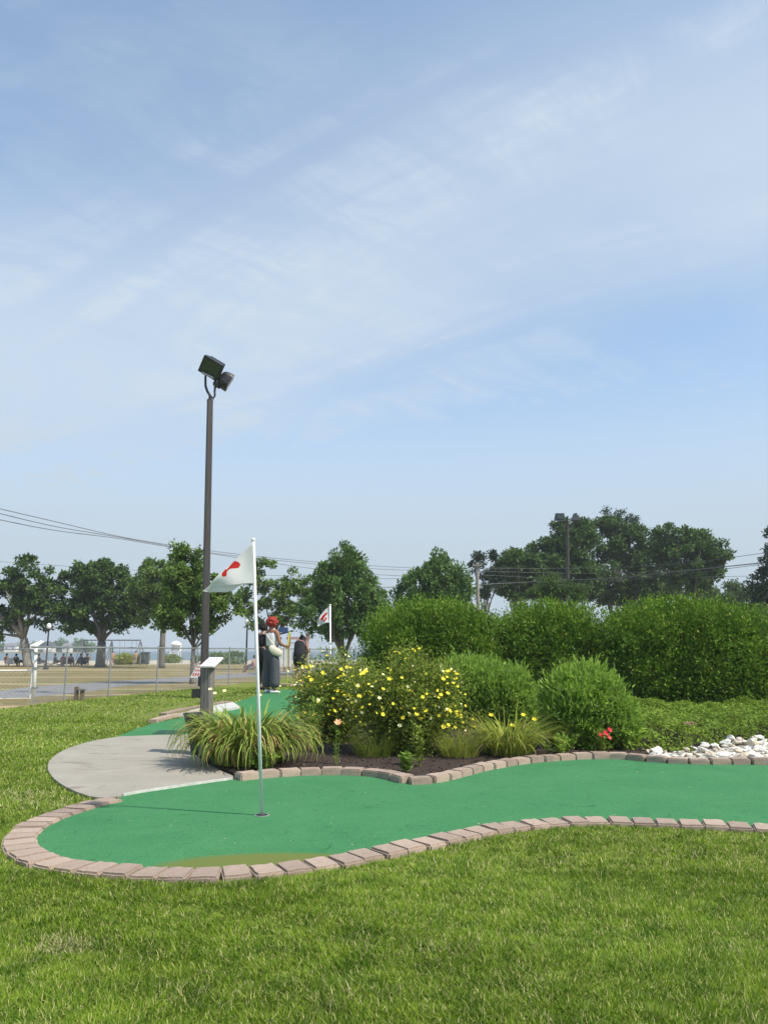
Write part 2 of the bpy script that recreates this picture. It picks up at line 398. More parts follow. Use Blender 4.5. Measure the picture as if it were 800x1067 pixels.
sheet('road', offset_line(rc, wid)+list(reversed(offset_line(rc, -wid))), -.028, M['road'], follow=False)
sheet('beach', [(-far, 66), (-30, 69), (30, 86), (60, 140), (30, 130), (-40, 108), (-far, 104)], -.028, M['sand'], follow=False)
sheet('sea', [(-1500, 96), (-40, 97), (32, 120), (42, 900), (1500, 900), (1500, 1560), (-1500, 1560)], -.02, M['water'], follow=False)
sheet('putting_green', turf_poly, .012, M['turf_moss'], follow=False)
sheet('second_green', [(p.x, p.y) for p in turf2_poly], .012, M['turf'], step=.5)
sheet('concrete_path', [(p.x, p.y) for p in concl], .022, M['concrete'], follow=False)
em = MB()
for i in range(len(conc_edge)-1):
    a, b = conc_edge[i], conc_edge[i+1]; t = (b-a).normalized(); n = Vector((-t.y, t.x, 0))
    em.box(((a+b)/2)+Vector((0, 0, .016)), ((b-a).length*1.02, .022, .03), Matrix((t, n, Vector((0, 0, 1)))).transposed())
tag(em.build('path_edge', M['white_edge']), kind='structure')
bed_front = [(p.x, p.y) for p in upper]
bl = [G(*p) for p in ((243, 808), (228, 803.5), (215, 797), (203, 788), (200, 780), (205, 770), (230, 763), (300, 757), (330, 744), (348, 725))]
bed_poly = bed_front+[(10.5, 17.6), (-1.0, 17.6)]+[(p.x, p.y) for p in reversed(bl)]
sheet('mulch_bed', bed_poly, .034, M['mulch'], step=.5)
patch_pts = [G(*p) for p in ((158, 766), (186, 766), (199, 759.5), (170, 759.5))]
sheet('dark_patch', [(p.x, p.y) for p in patch_pts], .017, M['dark_patch'], follow=False)  # thin dark green patch laid on the second green, darker than the turf

n = 90; x = rng.uniform(-2.2, 3.6, n); y = rng.uniform(4.8, 8, n); k = pip(x, y, turf_poly); x, y = x[k], y[k]; n = len(x)
T = rdir(n); T[:, 2] = .1; v, f = leaves(np.stack([x, y, np.full(n, .015)], 1), T, np.tile([[0, 0, 1.]], (n, 1))+rng.normal(0, .2, (n, 3)), rng.uniform(.008, .024, n), rng.uniform(.005, .012, n))
tag(link('leaf_litter', np_mesh('leaf_litter', v, f, M['straw'])), 'tiny dry leaf scraps scattered over the green turf', 'litter', kind='stuff')

# kerbs of the second green
def strip(name, pxs, w, h, mat, seg=3, dz=0):
    pts = catmull([G(*p) for p in pxs], seg); mb = MB()
    for i in range(len(pts)-1):
        a, b = pts[i], pts[i+1]; t = (b-a).normalized(); n = Vector((-t.y, t.x, 0)).normalized(); u = t.cross(n)
        mb.box((a+b)/2+Vector((0, 0, h/2+dz)), ((b-a).length+.004, w, h), Matrix((t, n, u)).transposed())
    return mb.build(name, mat, bevel=0)
def kerb_row(pxs, w, h, sp, dz, name, label_fn, group, variants, z0):
    pts = catmull([G(x, y, dz) for x, y in pxs], 8)
    cum = [0]
    for a, b in zip(pts, pts[1:]): cum.append(cum[-1]+(b-a).length)
    n = int(cum[-1]/sp)
    for k in range(n):
        s = (k+.5)*sp; i = max(j for j in range(len(cum)) if cum[j] <= s); i = min(i, len(pts)-2)
        t = (s-cum[i])/max(1e-6, cum[i+1]-cum[i]); p = pts[i].lerp(pts[i+1], t); d = pts[i+1]-pts[i]
        o = link(name, variants[random.randrange(len(variants))])
        o.location = (p.x+random.gauss(0, .004), p.y+random.gauss(0, .004), float(mound(p.x, p.y))+z0+random.gauss(0, .003))
        o.rotation_euler = (random.gauss(0, .012), random.gauss(0, .012), math.atan2(d.y, d.x)+random.gauss(0, .018))
        o.scale = (1, 1, 1)
        tag(o, label_fn(k, n), 'paver', group)
def paver_meshes(l, w, h, n=6, taper=.0):
    out = []
    for k in range(n):
        mb = MB(); a = l/2*random.uniform(.97, 1.0); b = w/2*random.uniform(.97, 1.02); tt = taper
        vs = [(-a*(1+tt), -b, 0), (a*(1+tt), -b, 0), (a*(1-tt), b, 0), (-a*(1-tt), b, 0)]
        vs = vs+[(x, y, h) for x, y, _ in vs]
        mb.add(vs, [(3, 2, 1, 0), (4, 5, 6, 7), (0, 1, 5, 4), (1, 2, 6, 5), (2, 3, 7, 6), (3, 0, 4, 7)])
        me = mb.mesh('paver', M['paver'], bevel=.011)
        bm = bmesh.new(); bm.from_mesh(me); bmesh.ops.subdivide_edges(bm, edges=[e for e in bm.edges if e.calc_length() > .05], cuts=2, use_grid_fill=True)
        for v in bm.verts: v.co += Vector([mnoise.noise(v.co*22+Vector((k*5+q*9, q, 0)))*.004 for q in range(3)])
        bm.to_mesh(me); bm.free(); me.polygons.foreach_set('use_smooth', [False]*len(me.polygons)); out.append(me)
    return out
low_v = paver_meshes(.153, .205, .085, 6, .03)
up_v = paver_meshes(.205, .15, .085, 6)
kerb_row(lower_px, 0, 0, .158, BL, 'paver_brick', lambda k, n: 'tumbled pinkish brown paver in the near curved edging between lawn and green turf', 'pavers of the near edging', low_v, -.052)
kerb_row(upper_px, 0, 0, .212, BZ, 'paver_brick', lambda k, n: 'tumbled pinkish brown paver in the far edging between green turf and planted bed', 'pavers of the far edging', up_v, -.012)
o = strip('timber_kerb', [(159, 753.5), (178, 748.5), (197, 745.5), (214, 742.5)], .14, .06, M['paver']); tag(o, 'low brown kerb along the left edge of the second green', 'kerb')
o = strip('timber_kerb', [(170, 746.5), (190, 741.5), (213, 737.5), (238, 733)], .16, .055, M['paver']); tag(o, 'low brown kerb between the lawn and the white concrete strip', 'kerb')
wpz = [G(*p) for p in ((180, 748), (213, 739.5), (243, 733.5), (250, 738), (225, 743), (200, 747))]
sheet('concrete_pad', [(p.x, p.y) for p in wpz], .05, M['white_edge'], step=.4)
o = strip('timber_kerb', [(268, 715.5), (285, 715.5), (305, 716)], .25, .10, M['play_beam']); tag(o, 'tan kerb at the far end of the second green beside the woman', 'kerb')

# ---------------------------------------------------------------- lawn grass
gp = [(p.x, p.y) for p in lower]; gp_big = turf_poly
def lawn_pts(n, y0, y1, xl, xr):
    y = rng.uniform(y0, y1, n); x = rng.uniform(xl, xr, n)
    k = (np.abs(x) < .56*y+1.3)
    x, y = x[k], y[k]
    for poly in (turf_poly, [(p.x, p.y) for p in concl], [(p.x, p.y) for p in turf2_poly], bed_poly):
        k = ~pip(x, y, poly); x, y = x[k], y[k]
    # keep off the pavers
    L_ = np.array([(p.x, p.y) for p in lower])
    d = np.min(np.hypot(x[:, None]-L_[None, ::2, 0], y[:, None]-L_[None, ::2, 1]), 1)
    k = (d > .104); x, y = x[k], y[k]
    fx = np.interp(y, [p[1] for p in fenceline], [p[0] for p in fenceline]); k = (x > fx+.05) | (y < 14); x, y = x[k], y[k]
    return x, y
def grassfield(x, y, hL, w, straw_p=0):
    n = len(x); ph = rng.uniform(0, 2*math.pi, n)
    # tufts lean together
    flow = np.sin(x*2.3+1.3*np.sin(y*1.7))+np.cos(y*2.9+x*1.1)
    ph = np.where(rng.random(n) < .4, flow*1.4+rng.normal(0, .9, n), ph)
    ln = rng.uniform(.1, 1.3, n); D = np.stack([np.cos(ph)*ln, np.sin(ph)*ln, np.ones(n)], 1)
    patch = .82+.22*np.sin(x*5.1+y*3.3+np.sin(y*4))*np.sin(y*6.7-x*3.9)+.20*np.sin(x*17+y*9+2*np.sin(y*11))*np.sin(y*21-x*8)
    L = hL*rng.uniform(.55, 1.25, n)*patch; W = w*rng.uniform(.7, 1.3, n)
    z = mound(x, y)
    return blades(np.stack([x, y, z], 1), D, L, W, rng.uniform(.1, 1.0, n), seg=2, tipw=.1)
parts = []
for n, y0, y1, xl, xr, h, w in ((340000, 2.0, 3.3, -3.2, 3.2, .037, .0036), (250000, 3.3, 4.5, -3.9, 3.9, .037, .0042), (135000, 4.5, 6.2, -4.8, 4.9, .037, .0055),
                                (56000, 6.2, 9.5, -6.6, -1.9, .042, .008), (46000, 9.5, 14.5, -9.2, -2.2, .045, .012), (26000, 14.5, 26, -9, -1.2, .045, .02)):
    x, y = lawn_pts(n, y0, y1, xl, xr); parts.append(grassfield(x, y, h, w))
v, f = merge(parts)
tag(link('lawn_grass', np_mesh('lawn_grass', v, f, M['grass'])), 'short mown green grass of the lawn with scattered dry blades', 'grass', kind='stuff')
parts = []
def keep_off(x, y):
    k = ~pip(x, y, turf_poly) & ~pip(x, y, [(p.x, p.y) for p in concl]); x, y = x[k], y[k]
    L_ = np.array([(p.x, p.y) for p in lower]); d = np.min(np.hypot(x[:, None]-L_[None, ::2, 0], y[:, None]-L_[None, ::2, 1]), 1)
    return x[d > .108], y[d > .108]
for px, py, n, r in ((67, 988, 330, .06), (60, 985, 160, .11), (138, 927, 120, .12), (30, 830, 300, .2), (60, 838, 160, .2), (90, 800, 240, .4), (480, 990, 120, .10), (360, 1043, 110, .07), (550, 1025, 120, .09), (600, 880, 90, .2), (700, 895, 120, .2), (190, 1040, 70, .06)):
    c = G(px, py); x = rng.normal(c.x, r, n); y = rng.normal(c.y, r*.8, n); x, y = keep_off(x, y)
    parts.append(grassfield(x, y, .045, .0042*max(1, c.y/4)))
for n, y0, y1, xl, xr, w in ((26000, 2.2, 3.6, -2, 2, .0036), (26000, 3.6, 6.2, -3.4, 3.6, .005), (9000, 6.2, 10, -5.5, -1.9, .009), (9000, 10, 15, -8.4, -2.2, .013)):
    x, y = lawn_pts(n, y0, y1, xl, xr)
    p = np.sin(x*3.7+2*np.sin(y*2.1+x))*np.sin(y*4.3+1.5*np.sin(x*2.9))+.6*np.sin(x*11+y*5+2*np.sin(y*7))*np.sin(y*13-x*6)
    k = rng.random(len(x)) < np.clip(p*.55-.08, 0.02, 1); parts.append(grassfield(x[k], y[k], .036, w*.85))
v, f = merge(parts)
tag(link('dry_grass', np_mesh('dry_grass', v, f, M['straw'])), 'straw coloured dry grass patches in the lawn', 'grass', kind='stuff')

# ---------------------------------------------------------------- mulch chips
n = 9000; x = rng.uniform(-2.6, 6.5, n); y = rng.uniform(6.3, 12.5, n); k = pip(x, y, bed_poly); x, y = x[k], y[k]; n = len(x)
T = rdir(n); T[:, 2] *= .35; v, f = leaves(np.stack([x, y, mound(x, y)+.04], 1), T, rdir(n, .6), rng.uniform(.02, .06, n), rng.uniform(.008, .022, n))
tag(link('mulch_chips', np_mesh('mulch_chips', v, f, M['chip'])), 'dark brown bark mulch chips over the planted bed', 'mulch', kind='stuff')

# ================================================================== PLANTS
def superell(n, a, b, h, p, lump, seed, zmin=.02):
    """points on a rounded block of half-widths a,b and height h standing on z=0, with outward normals"""
    d = rdir(n*2, .15); c = h*.42; ch = h-c
    e = np.abs(d)/np.array([[a, b, ch]]); r = (e**p).sum(1)**(-1/p)
    q = d*r[:, None]; lowz = q[:, 2] < 0; q[lowz, 2] *= c/ch*1.02
    g = nrm(np.sign(d)*(np.abs(q)/np.array([[a, b, ch]]))**(p-1)/np.array([[a, b, ch]]))
    rs = np.random.default_rng(seed+50); wl = 2*math.pi/np.array([.62, .50, .42, .36, .31, .27, .24, .21])/max(.35, min(1, h/2.2))
    ks = nrm(rs.normal(size=(8, 3)))*wl[:, None]; s = 1.0+lump*np.sin(q@ks.T+rs.uniform(0, 6.28, 8)).sum(1)*.55
    q = q*s[:, None]; q[:, 2] += c; k = q[:, 2] > zmin
    return q[k][:n], g[k][:n]
def shaped_bush(name, loc, a, b, h, p, lump, nclus, per, crad, L, W, mat, label, cat, group=None, seed=1, up=.5, stems=True, core=.86, rz=0):
    root = empty(name, loc, rz, label, cat, group)
    q, g = superell(nclus, a, b, h, p, lump, seed)
    q = q - g*np.abs(rng.normal(0, crad*.6, (len(q), 1)))
    sz = rng.uniform(.6, 1.35, len(q))
    Pn = np.repeat(q, per, 0); Gn = np.repeat(g, per, 0); sc = np.repeat(sz, per)
    off = rng.normal(0, 1, Pn.shape)*crad*.55*sc[:, None]
    T = nrm(Gn*.7+np.array([[0, 0, up]])+rng.normal(0, .55, Pn.shape))
    base = Pn+off+Gn*(np.abs(rng.normal(0, crad*.35, (len(Pn), 1))))
    base[:, 2] = np.maximum(base[:, 2], .01)
    n = len(base)
    v, f = leaves(base, T, nrm(np.array([[0, 0, 1.]])+rng.normal(0, .55, (n, 3))), L*rng.uniform(.6, 1.3, n), W*rng.uniform(.7, 1.25, n))
    # inner foliage so the far side does not show through
    ni = int(n*.35); q2, g2 = superell(ni, a*core, b*core, h*core, p, lump, seed)
    v2, f2 = leaves(q2, rdir(len(q2), .3), rdir(len(q2)), L*rng.uniform(1.5, 2.6, len(q2)), W*rng.uniform(2, 3.2, len(q2)))
    v, f = merge([(v, f), (v2, f2)])
    link('foliage', np_mesh('foliage', v, f, mat), root)
    if stems:
        mb = MB()
        for k in range(9):
            ang = random.uniform(0, 6.28); rr = random.uniform(.1, .5)
            p0 = Vector((math.cos(ang)*a*.25, math.sin(ang)*b*.25, 0)); p1 = Vector((math.cos(ang)*a*rr*1.3, math.sin(ang)*b*rr*1.3, h*random.uniform(.55, .85)))
            mb.tube([p0, p0.lerp(p1, .5)+Vector((random.gauss(0, .04), random.gauss(0, .04), 0)), p1], [.03*h/2+.004, .02*h/2+.003, .005], 6)
        mb.build('stems', M['twig'], root)
    return root
BEDZ = .034
def at(px, d, z=BEDZ): p = P(px, 700, d); return Vector((p.x, d, z))
HD = 16.4
shaped_bush('hedge_bush', at(452, HD+.3), 1.38, 1.15, 2.04, 3.2, .052, 1500, 36, .17, .066, .028, M['hedge'], 'large clipped rounded hedge bush nearest the trees, behind the yellow flowers', 'hedge', 'clipped hedge bushes', 1)
shaped_bush('hedge_bush', at(574, HD+.5), 1.10, 1.1, 2.03, 3.2, .052, 1250, 36, .17, .066, .028, M['hedge'], 'middle one of the three large clipped hedge bushes, behind the round shrubs', 'hedge', 'clipped hedge bushes', 2)
shaped_bush('hedge_bush', at(714, HD-.6), 1.70, 1.2, 1.98, 3.3, .052, 1950, 36, .18, .066, .028, M['hedge'], 'widest clipped hedge bush, rising behind the low juniper mat', 'hedge', 'clipped hedge bushes', 4)
# round light shrubs
shaped_bush('round_shrub', at(606, 9.95), .44, .45, .90, 2.5, .03, 560, 24, .095, .090, .021, M['shrub'], 'round light green shrub of narrow leaves standing behind the red flower', 'shrub', None, 5, up=.8)
shaped_bush('round_shrub', at(638, 9.75), .21, .25, .62, 2.3, .05, 200, 24, .07, .085, .017, M['shrub'], 'small upright light green shrub leaning on the round shrub beside the juniper mat', 'shrub', None, 6, up=1.0)
shaped_bush('round_shrub', at(488, 12.4), .53, .5, .99, 2.4, .03, 500, 24, .10, .095, .022, M['shrub'], 'round light green shrub half behind the yellow flowering bush', 'shrub', None, 7, up=.8)
shaped_bush('round_shrub', at(524, 12.2), .42, .45, .86, 2.4, .03, 420, 24, .095, .095, .022, M['shrub'], 'round light green shrub joined to its taller neighbour in front of the hedge', 'shrub', None, 8, up=.8)

# petals: five-petalled flat flower
def flower_mesh(name, r, mat, n=5, cup=.35):
    mb = MB()
    for k in range(n):
        a = 2*math.pi*k/n; d = Vector((math.cos(a), math.sin(a), 0)); s = Vector((-d.y, d.x, 0))
        mb.add([(0, 0, 0), d*r*.55+s*r*.42+Vector((0, 0, r*cup*.5)), d*r+Vector((0, 0, r*cup)), d*r*.55-s*r*.42+Vector((0, 0, r*cup*.5))], [(0, 1, 2, 3)])
    mb.ball((0, 0, r*.08), r*.22, 1)
    return mb.mesh(name, mat)
fl_y = flower_mesh('flower', .029, M['yellow']); fl_c = flower_mesh('flower', .025, M['cream']); fl_small = flower_mesh('flower', .023, M['yellow'])
def flower_bush(loc, rx, ry, h, nst, label, seed, nfl=100):
    root = empty('flowering_shrub', loc, 0, label, 'shrub')
    mb = MB(); LP, LT = [], []; tips = []
    for k in range(nst):
        a = random.uniform(0, 6.28); rr = math.sqrt(random.random())
        hh = h*(1-.32*rr**2)*random.uniform(.55, 1.2)
        p0 = Vector((math.cos(a)*.16*rr, math.sin(a)*.16*rr, 0)); p2 = Vector((math.cos(a)*rx*rr, math.sin(a)*ry*rr, hh))
        p1 = p0.lerp(p2, .5)+Vector((0, 0, hh*.12)); pts = [p0.lerp(p1, t).lerp(p1.lerp(p2, t), t) for t in (0, .25, .5, .75, 1)]
        mb.tube(pts, [.006, .005, .004, .003, .0015], 4, cap=False)
        tips.append(p2)
        nl = int(380*hh)
        for q in range(nl):
            t = 1-random.random()**1.15*.92; b = p0.lerp(p1, t).lerp(p1.lerp(p2, t), t)
            sp = .07+.08*(1-t); off = Vector((random.gauss(0, sp), random.gauss(0, sp), random.gauss(0, sp*.8)))
            LP.append(b+off); LT.append(off.normalized()+Vector((0, 0, .45))+Vector((random.gauss(0, .4), random.gauss(0, .4), random.gauss(0, .3))))
    LP = np.array([tuple(p) for p in LP]); LT = np.array([tuple(p) for p in LT]); LP[:, 2] = np.maximum(LP[:, 2], .02); n = len(LP)
    v, f = leaves(LP, nrm(LT), nrm(np.array([[0, 0, 1.]])+rng.normal(0, .7, (n, 3))), rng.uniform(.030, .060, n), rng.uniform(.013, .025, n))
    link('foliage', np_mesh('foliage', v, f, M['potentilla']), root); mb.build('stems', M['twig'], root)
    for k in range(nfl):
        t = random.choice(tips); o = link('flower', random.choice([fl_y, fl_y, fl_c, fl_small, fl_small]), root)
        p = t+Vector((random.gauss(0, .06), random.gauss(0, .06)-.05, random.uniform(-.12, .05)))
        if random.random() < .42:
            dirc = Vector((random.uniform(-1, 1), -random.uniform(.3, 1), 0)).normalized()
            zz = random.uniform(.3, .95)*h; p = Vector((dirc.x*rx*math.sqrt(max(.05, 1-(zz/h-.45)**2*1.6))*.98, dirc.y*ry*.98, zz))
        o.location = p; o.rotation_euler = (random.uniform(.3, 1.1), random.uniform(-.5, .6), random.uniform(-.6, .6))
        s = random.uniform(.75, 1.2); o.scale = (s, s, s)
    mats = {'yellow': MB(), 'cream': MB()}
    for k in range(150):
        t = random.choice(tips); p = t+Vector((random.gauss(0, .08), random.gauss(0, .08), random.uniform(-.30, .04))); mbx = mats[random.choice(['yellow', 'yellow', 'cream'])]
        q = Matrix.Rotation(random.uniform(.2, 1.2), 3, 'X') @ Matrix.Rotation(random.uniform(-.6, .6), 3, 'Y'); r = random.uniform(.014, .022)
        for j in range(5):
            a = 2*math.pi*j/5; d = Vector((math.cos(a), math.sin(a), .3)); e = Vector((-d.y, d.x, 0))
            mbx.add([p, p+q@(d*r*.6+e*r*.4), p+q@(d*r), p+q@(d*r*.6-e*r*.4)], [(0, 1, 2, 3)])
    for kk, mbx in mats.items(): tag(mbx.build('blossoms', M[kk], root), kind='stuff')
    return root
flower_bush(at(347, 10.5), .56, .5, 1.06, 76, 'leafy shrub with many small pale yellow flowers, the one nearest the two visitors', 1)
flower_bush(at(422, 9.3), .73, .52, 1.02, 100, 'broad loose shrub with bright yellow flowers in front of the hedge', 2)

def blade_clump(name, loc, n, L, W, spread, mat, label, cat, arch=(1.0, 2.2), lean=(.05, .7), sq=1.0, ex=1.3):
    root = empty(name, loc, 0, label, cat)
    ph = rng.uniform(0, 2*math.pi, n); r = np.sqrt(rng.random(n))*spread; ln = rng.uniform(*lean, n)
    base = np.stack([np.cos(ph)*r, np.sin(ph)*r*sq, np.zeros(n)], 1); ph2 = ph+rng.normal(0, .5, n)
    D = np.stack([np.cos(ph2)*ln, np.sin(ph2)*ln, np.ones(n)], 1)
    v, f = blades(base, D, L*rng.uniform(.6, 1.15, n), W*rng.uniform(.7, 1.3, n), rng.uniform(*arch, n), seg=8, tipw=.08, ex=ex)
    v[:, 2] = np.maximum(v[:, 2], .004)
    link('blades', np_mesh('blades', v, f, mat), root); return root
def on_stem(root, pts, mesh, mat=M['weed'], r=.004, rot=(.6, 0, 0)):
    for p in pts:
        mb = MB(); mb.tube([(p[0]*.6, p[1]*.6, 0), (p[0]*.9, p[1]*.9, p[2]*.6), p], [r, r*.8, r*.6], 5); mb.build('stem', mat, root)
        o = link('flower', mesh, root, p); o.rotation_euler = rot
dl = blade_clump('daylily_clump', at(260, 8.45), 1000, .80, .032, .34, M['daylily'], 'big arching daylily clump with straw tipped blades beside the wooden post', 'plant', arch=(1.5, 3.6), lean=(.02, .62), ex=1.9)
lily = flower_mesh('flower', .032, M['yellow'], 6, .7)
on_stem(dl, [(.14, -.12, .70), (-.40, -.06, .76), (-.34, -.1, .72), (-.26, 0, .74)], fl_c)
dl = blade_clump('daylily_clump', at(527, 9.15), 460, .66, .016, .26, M['lime_tuft'], 'smaller yellowish green daylily clump in front of the paired round shrubs', 'plant')
on_stem(dl, [(.02, -.24, .33), (.30, -.05, .38), (.20, .08, .42), (-.18, .05, .42)], lily)
blade_clump('grass_tuft', at(478, 8.95), 380, .42, .007, .20, M['lime_tuft'], 'fine lime green tuft between the flowering shrub and the small daylily clump', 'plant', arch=(.5, 1.4))
blade_clump('grass_tuft', at(390, 9.0), 300, .38, .007, .20, M['potentilla'], 'dull green tuft growing under the broad flowering shrub', 'plant', arch=(.6, 1.5))
def leafy_weed(name, loc, h, r, nst, mat, label, L=.06, W=.024, dens=60):
    root = empty(name, loc, 0, label, 'plant'); mb = MB(); LP, LT = [], []
    for k in range(nst):
        a = random.uniform(0, 6.28); rr = random.random(); hh = h*random.uniform(.6, 1.05)
        p0 = Vector((math.cos(a)*r*.3*rr, math.sin(a)*r*.3*rr, 0)); p1 = Vector((math.cos(a)*r*rr, math.sin(a)*r*rr, hh))
        mb.tube([p0, p0.lerp(p1, .5)+Vector((0, 0, .02)), p1], [.004, .003, .0015], 5)
        for q in range(int(dens*hh/h)):
            t = random.uniform(.12, 1); b = p0.lerp(p1, t); az = random.uniform(0, 6.28)
            LP.append(tuple(b)); LT.append((math.cos(az), math.sin(az), random.uniform(.1, .9)))
    n = len(LP); v, f = leaves(np.array(LP), np.array(LT), nrm(np.array([[0, 0, 1.]])+rng.normal(0, .4, (n, 3))), rng.uniform(.6, 1.2, n)*L, rng.uniform(.7, 1.2, n)*W)
    link('foliage', np_mesh('foliage', v, f, mat), root); mb.build('stems', mat, root); return root
leafy_weed('leafy_plant', at(277, 7.95), .20, .22, 14, M['weed'], 'low light green leafy plant at the foot of the big daylily clump', .05, .025, 40)
leafy_weed('leafy_plant', at(421, 7.8), .19, .09, 7, M['weed'], 'small bright green weed in bare mulch just behind the far edging', .075, .03, 26)
leafy_weed('leafy_plant', at(330, 9.3), .62, .15, 8, M['weed'], 'tall thin leafy plant between the big daylily clump and the flowering shrubs', .07, .022, 60)
leafy_weed('leafy_plant', at(436, 8.2), .50, .10, 5, M['potentilla'], 'upright stem of pale leaves in front of the broad flowering shrub', .06, .026, 40)
leafy_weed('leafy_plant', at(578, 9.15), .24, .30, 18, M['shrub'], 'low green leafy plant beside the small daylily clump close to the edging', .06, .018, 46)
lp = leafy_weed('leafy_plant', at(352, 8.35), .40, .05, 3, M['weed'], 'single stem carrying a peach flower in the mulch', .05, .012, 24)
o = link('flower', flower_mesh('flower', .045, M['peach'], 6, .8), lp, (.01, -.02, .41)); o.rotation_euler = (.7, 0, 0)
rl = leafy_weed('red_lily', at(624, 9.15), .30, .14, 10, M['potentilla'], 'small plant with a cluster of red flowers in front of the round shrub', .06, .014, 30)
rfm = flower_mesh('flower', .036, M['red_petal'], 6, .7)
for p in ((0, -.12, .24), (.05, -.1, .27), (-.05, -.1, .21), (.03, -.12, .19)):
    o = link('flower', rfm, rl, p); o.rotation_euler = (.9, random.uniform(-.4, .4), random.uniform(0, 1))
rk = leafy_weed('leafy_plant', at(715, 8.95), .36, .06, 4, M['potentilla'], 'tiny plant with a dry brown flower head among the white stones', .05, .012, 20)
mb = MB(); [mb.ball((random.gauss(0, .03), random.gauss(0, .02), .36+random.gauss(0, .012)), .013, 1) for k in range(14)]; mb.build('flower', M['dry_flower'], rk)

# juniper mat: ground cover over a lumpy low surface
n = 105000; x = rng.uniform(2.2, 8.6, n); y = rng.uniform(9.4, 16.6, n)
left = np.interp(y, [9.0, 10, 11.5, 16.6], [2.65, 2.6, 2.3, 2.9]); front = np.interp(x, [2.3, 3.1, 3.7, 4.5, 9], [10.0, 9.3, 9.6, 10.15, 10.3])
k = (x > left+.12*np.sin(y*6)) & (y > front+.12*np.sin(x*7)); x, y = x[k], y[k]; left, front = left[k], front[k]; n = len(x)
edge = np.minimum(sst((x-left)/.5), sst((y-front)/.5))
hgt = BEDZ+edge*(.23+.05*np.sin(x*3.1)*np.sin(y*2.7+1)+.045*np.sin(x*7.3+y*3)+.03*np.sin(y*9-x*5))
ph = rng.uniform(0, 6.28, n); T = np.stack([np.cos(ph), np.sin(ph), rng.uniform(.05, .9, n)], 1)
v, f = leaves(np.stack([x, y, hgt-np.abs(rng.normal(0, .05, n))*edge], 1), T, nrm(np.array([[0, 0, 1.]])+rng.normal(0, .35, (n, 3))), rng.uniform(.035, .085, n), rng.uniform(.014, .026, n))
tag(link('juniper_ground_cover', np_mesh('juniper_ground_cover', v, f, M['juniper'])), 'low spreading green juniper mat in front of the widest hedge bush', 'ground cover', kind='stuff')

# white stones
rock_me = []
for k in range(9):
    mb = MB(); mb.ball((0, 0, 0), 1, 2, 0, .55, k*7.3, (1, random.uniform(.6, .9), random.uniform(.45, .75))); rock_me.append(mb.mesh('white_stone', M['rock_tan' if k in (2, 5, 8) else 'rock']))
ub = [p for p in upper if 2.95 < p.x < 7.2]; sbp = [(p.x, p.y+.07) for p in ub]+[(7.1, ub[-1].y+1.6), (4.8, ub[-1].y+1.55), (3.9, ub[-1].y+1.0), (3.2, ub[-1].y+.5)]
M['grit'] = pmat('pale_stone_grit', (.34, .31, .25), (.62, .58, .50), 40, .95, .8, .02); sheet('stone_bed', sbp, .046, M['grit'], follow=False)
placed = []
UX = [p.x for p in upper]; UY = [p.y for p in upper]; print('upper', [(round(p.x, 2), round(p.y, 2)) for p in upper[::12]])
tries = 0
while len(placed) < 295 and tries < 30000:
    tries += 1
    x = random.uniform(3.0, 6.6); y = random.uniform(8.2, 10.6)
    y0 = float(np.interp(x, UX, UY))+.10; y1 = y0+.40+1.15*min(1, max(0, (x-3.1)/1.6))
    if not (y0 < y < y1): continue
    r = random.choice([.028, .036, .044, .05, .06, .075])*random.uniform(.8, 1.15)
    if any((x-a)**2+(y-b)**2 < ((r+c)*.72)**2 for a, b, c, in placed): continue
    placed.append((x, y, r)); o = link('white_stone', random.choice(rock_me)); o.location = (x, y, BEDZ+r*.42+.035*max(0, y-y0)); o.scale = (r, r, r*random.uniform(.5, .8))
    o.rotation_euler = (random.gauss(0, .35), random.gauss(0, .35), random.uniform(0, 6.28))
    tag(o, 'rough off-white stone in the heap between far edging and juniper mat', 'stone', 'white stones of the bed corner')

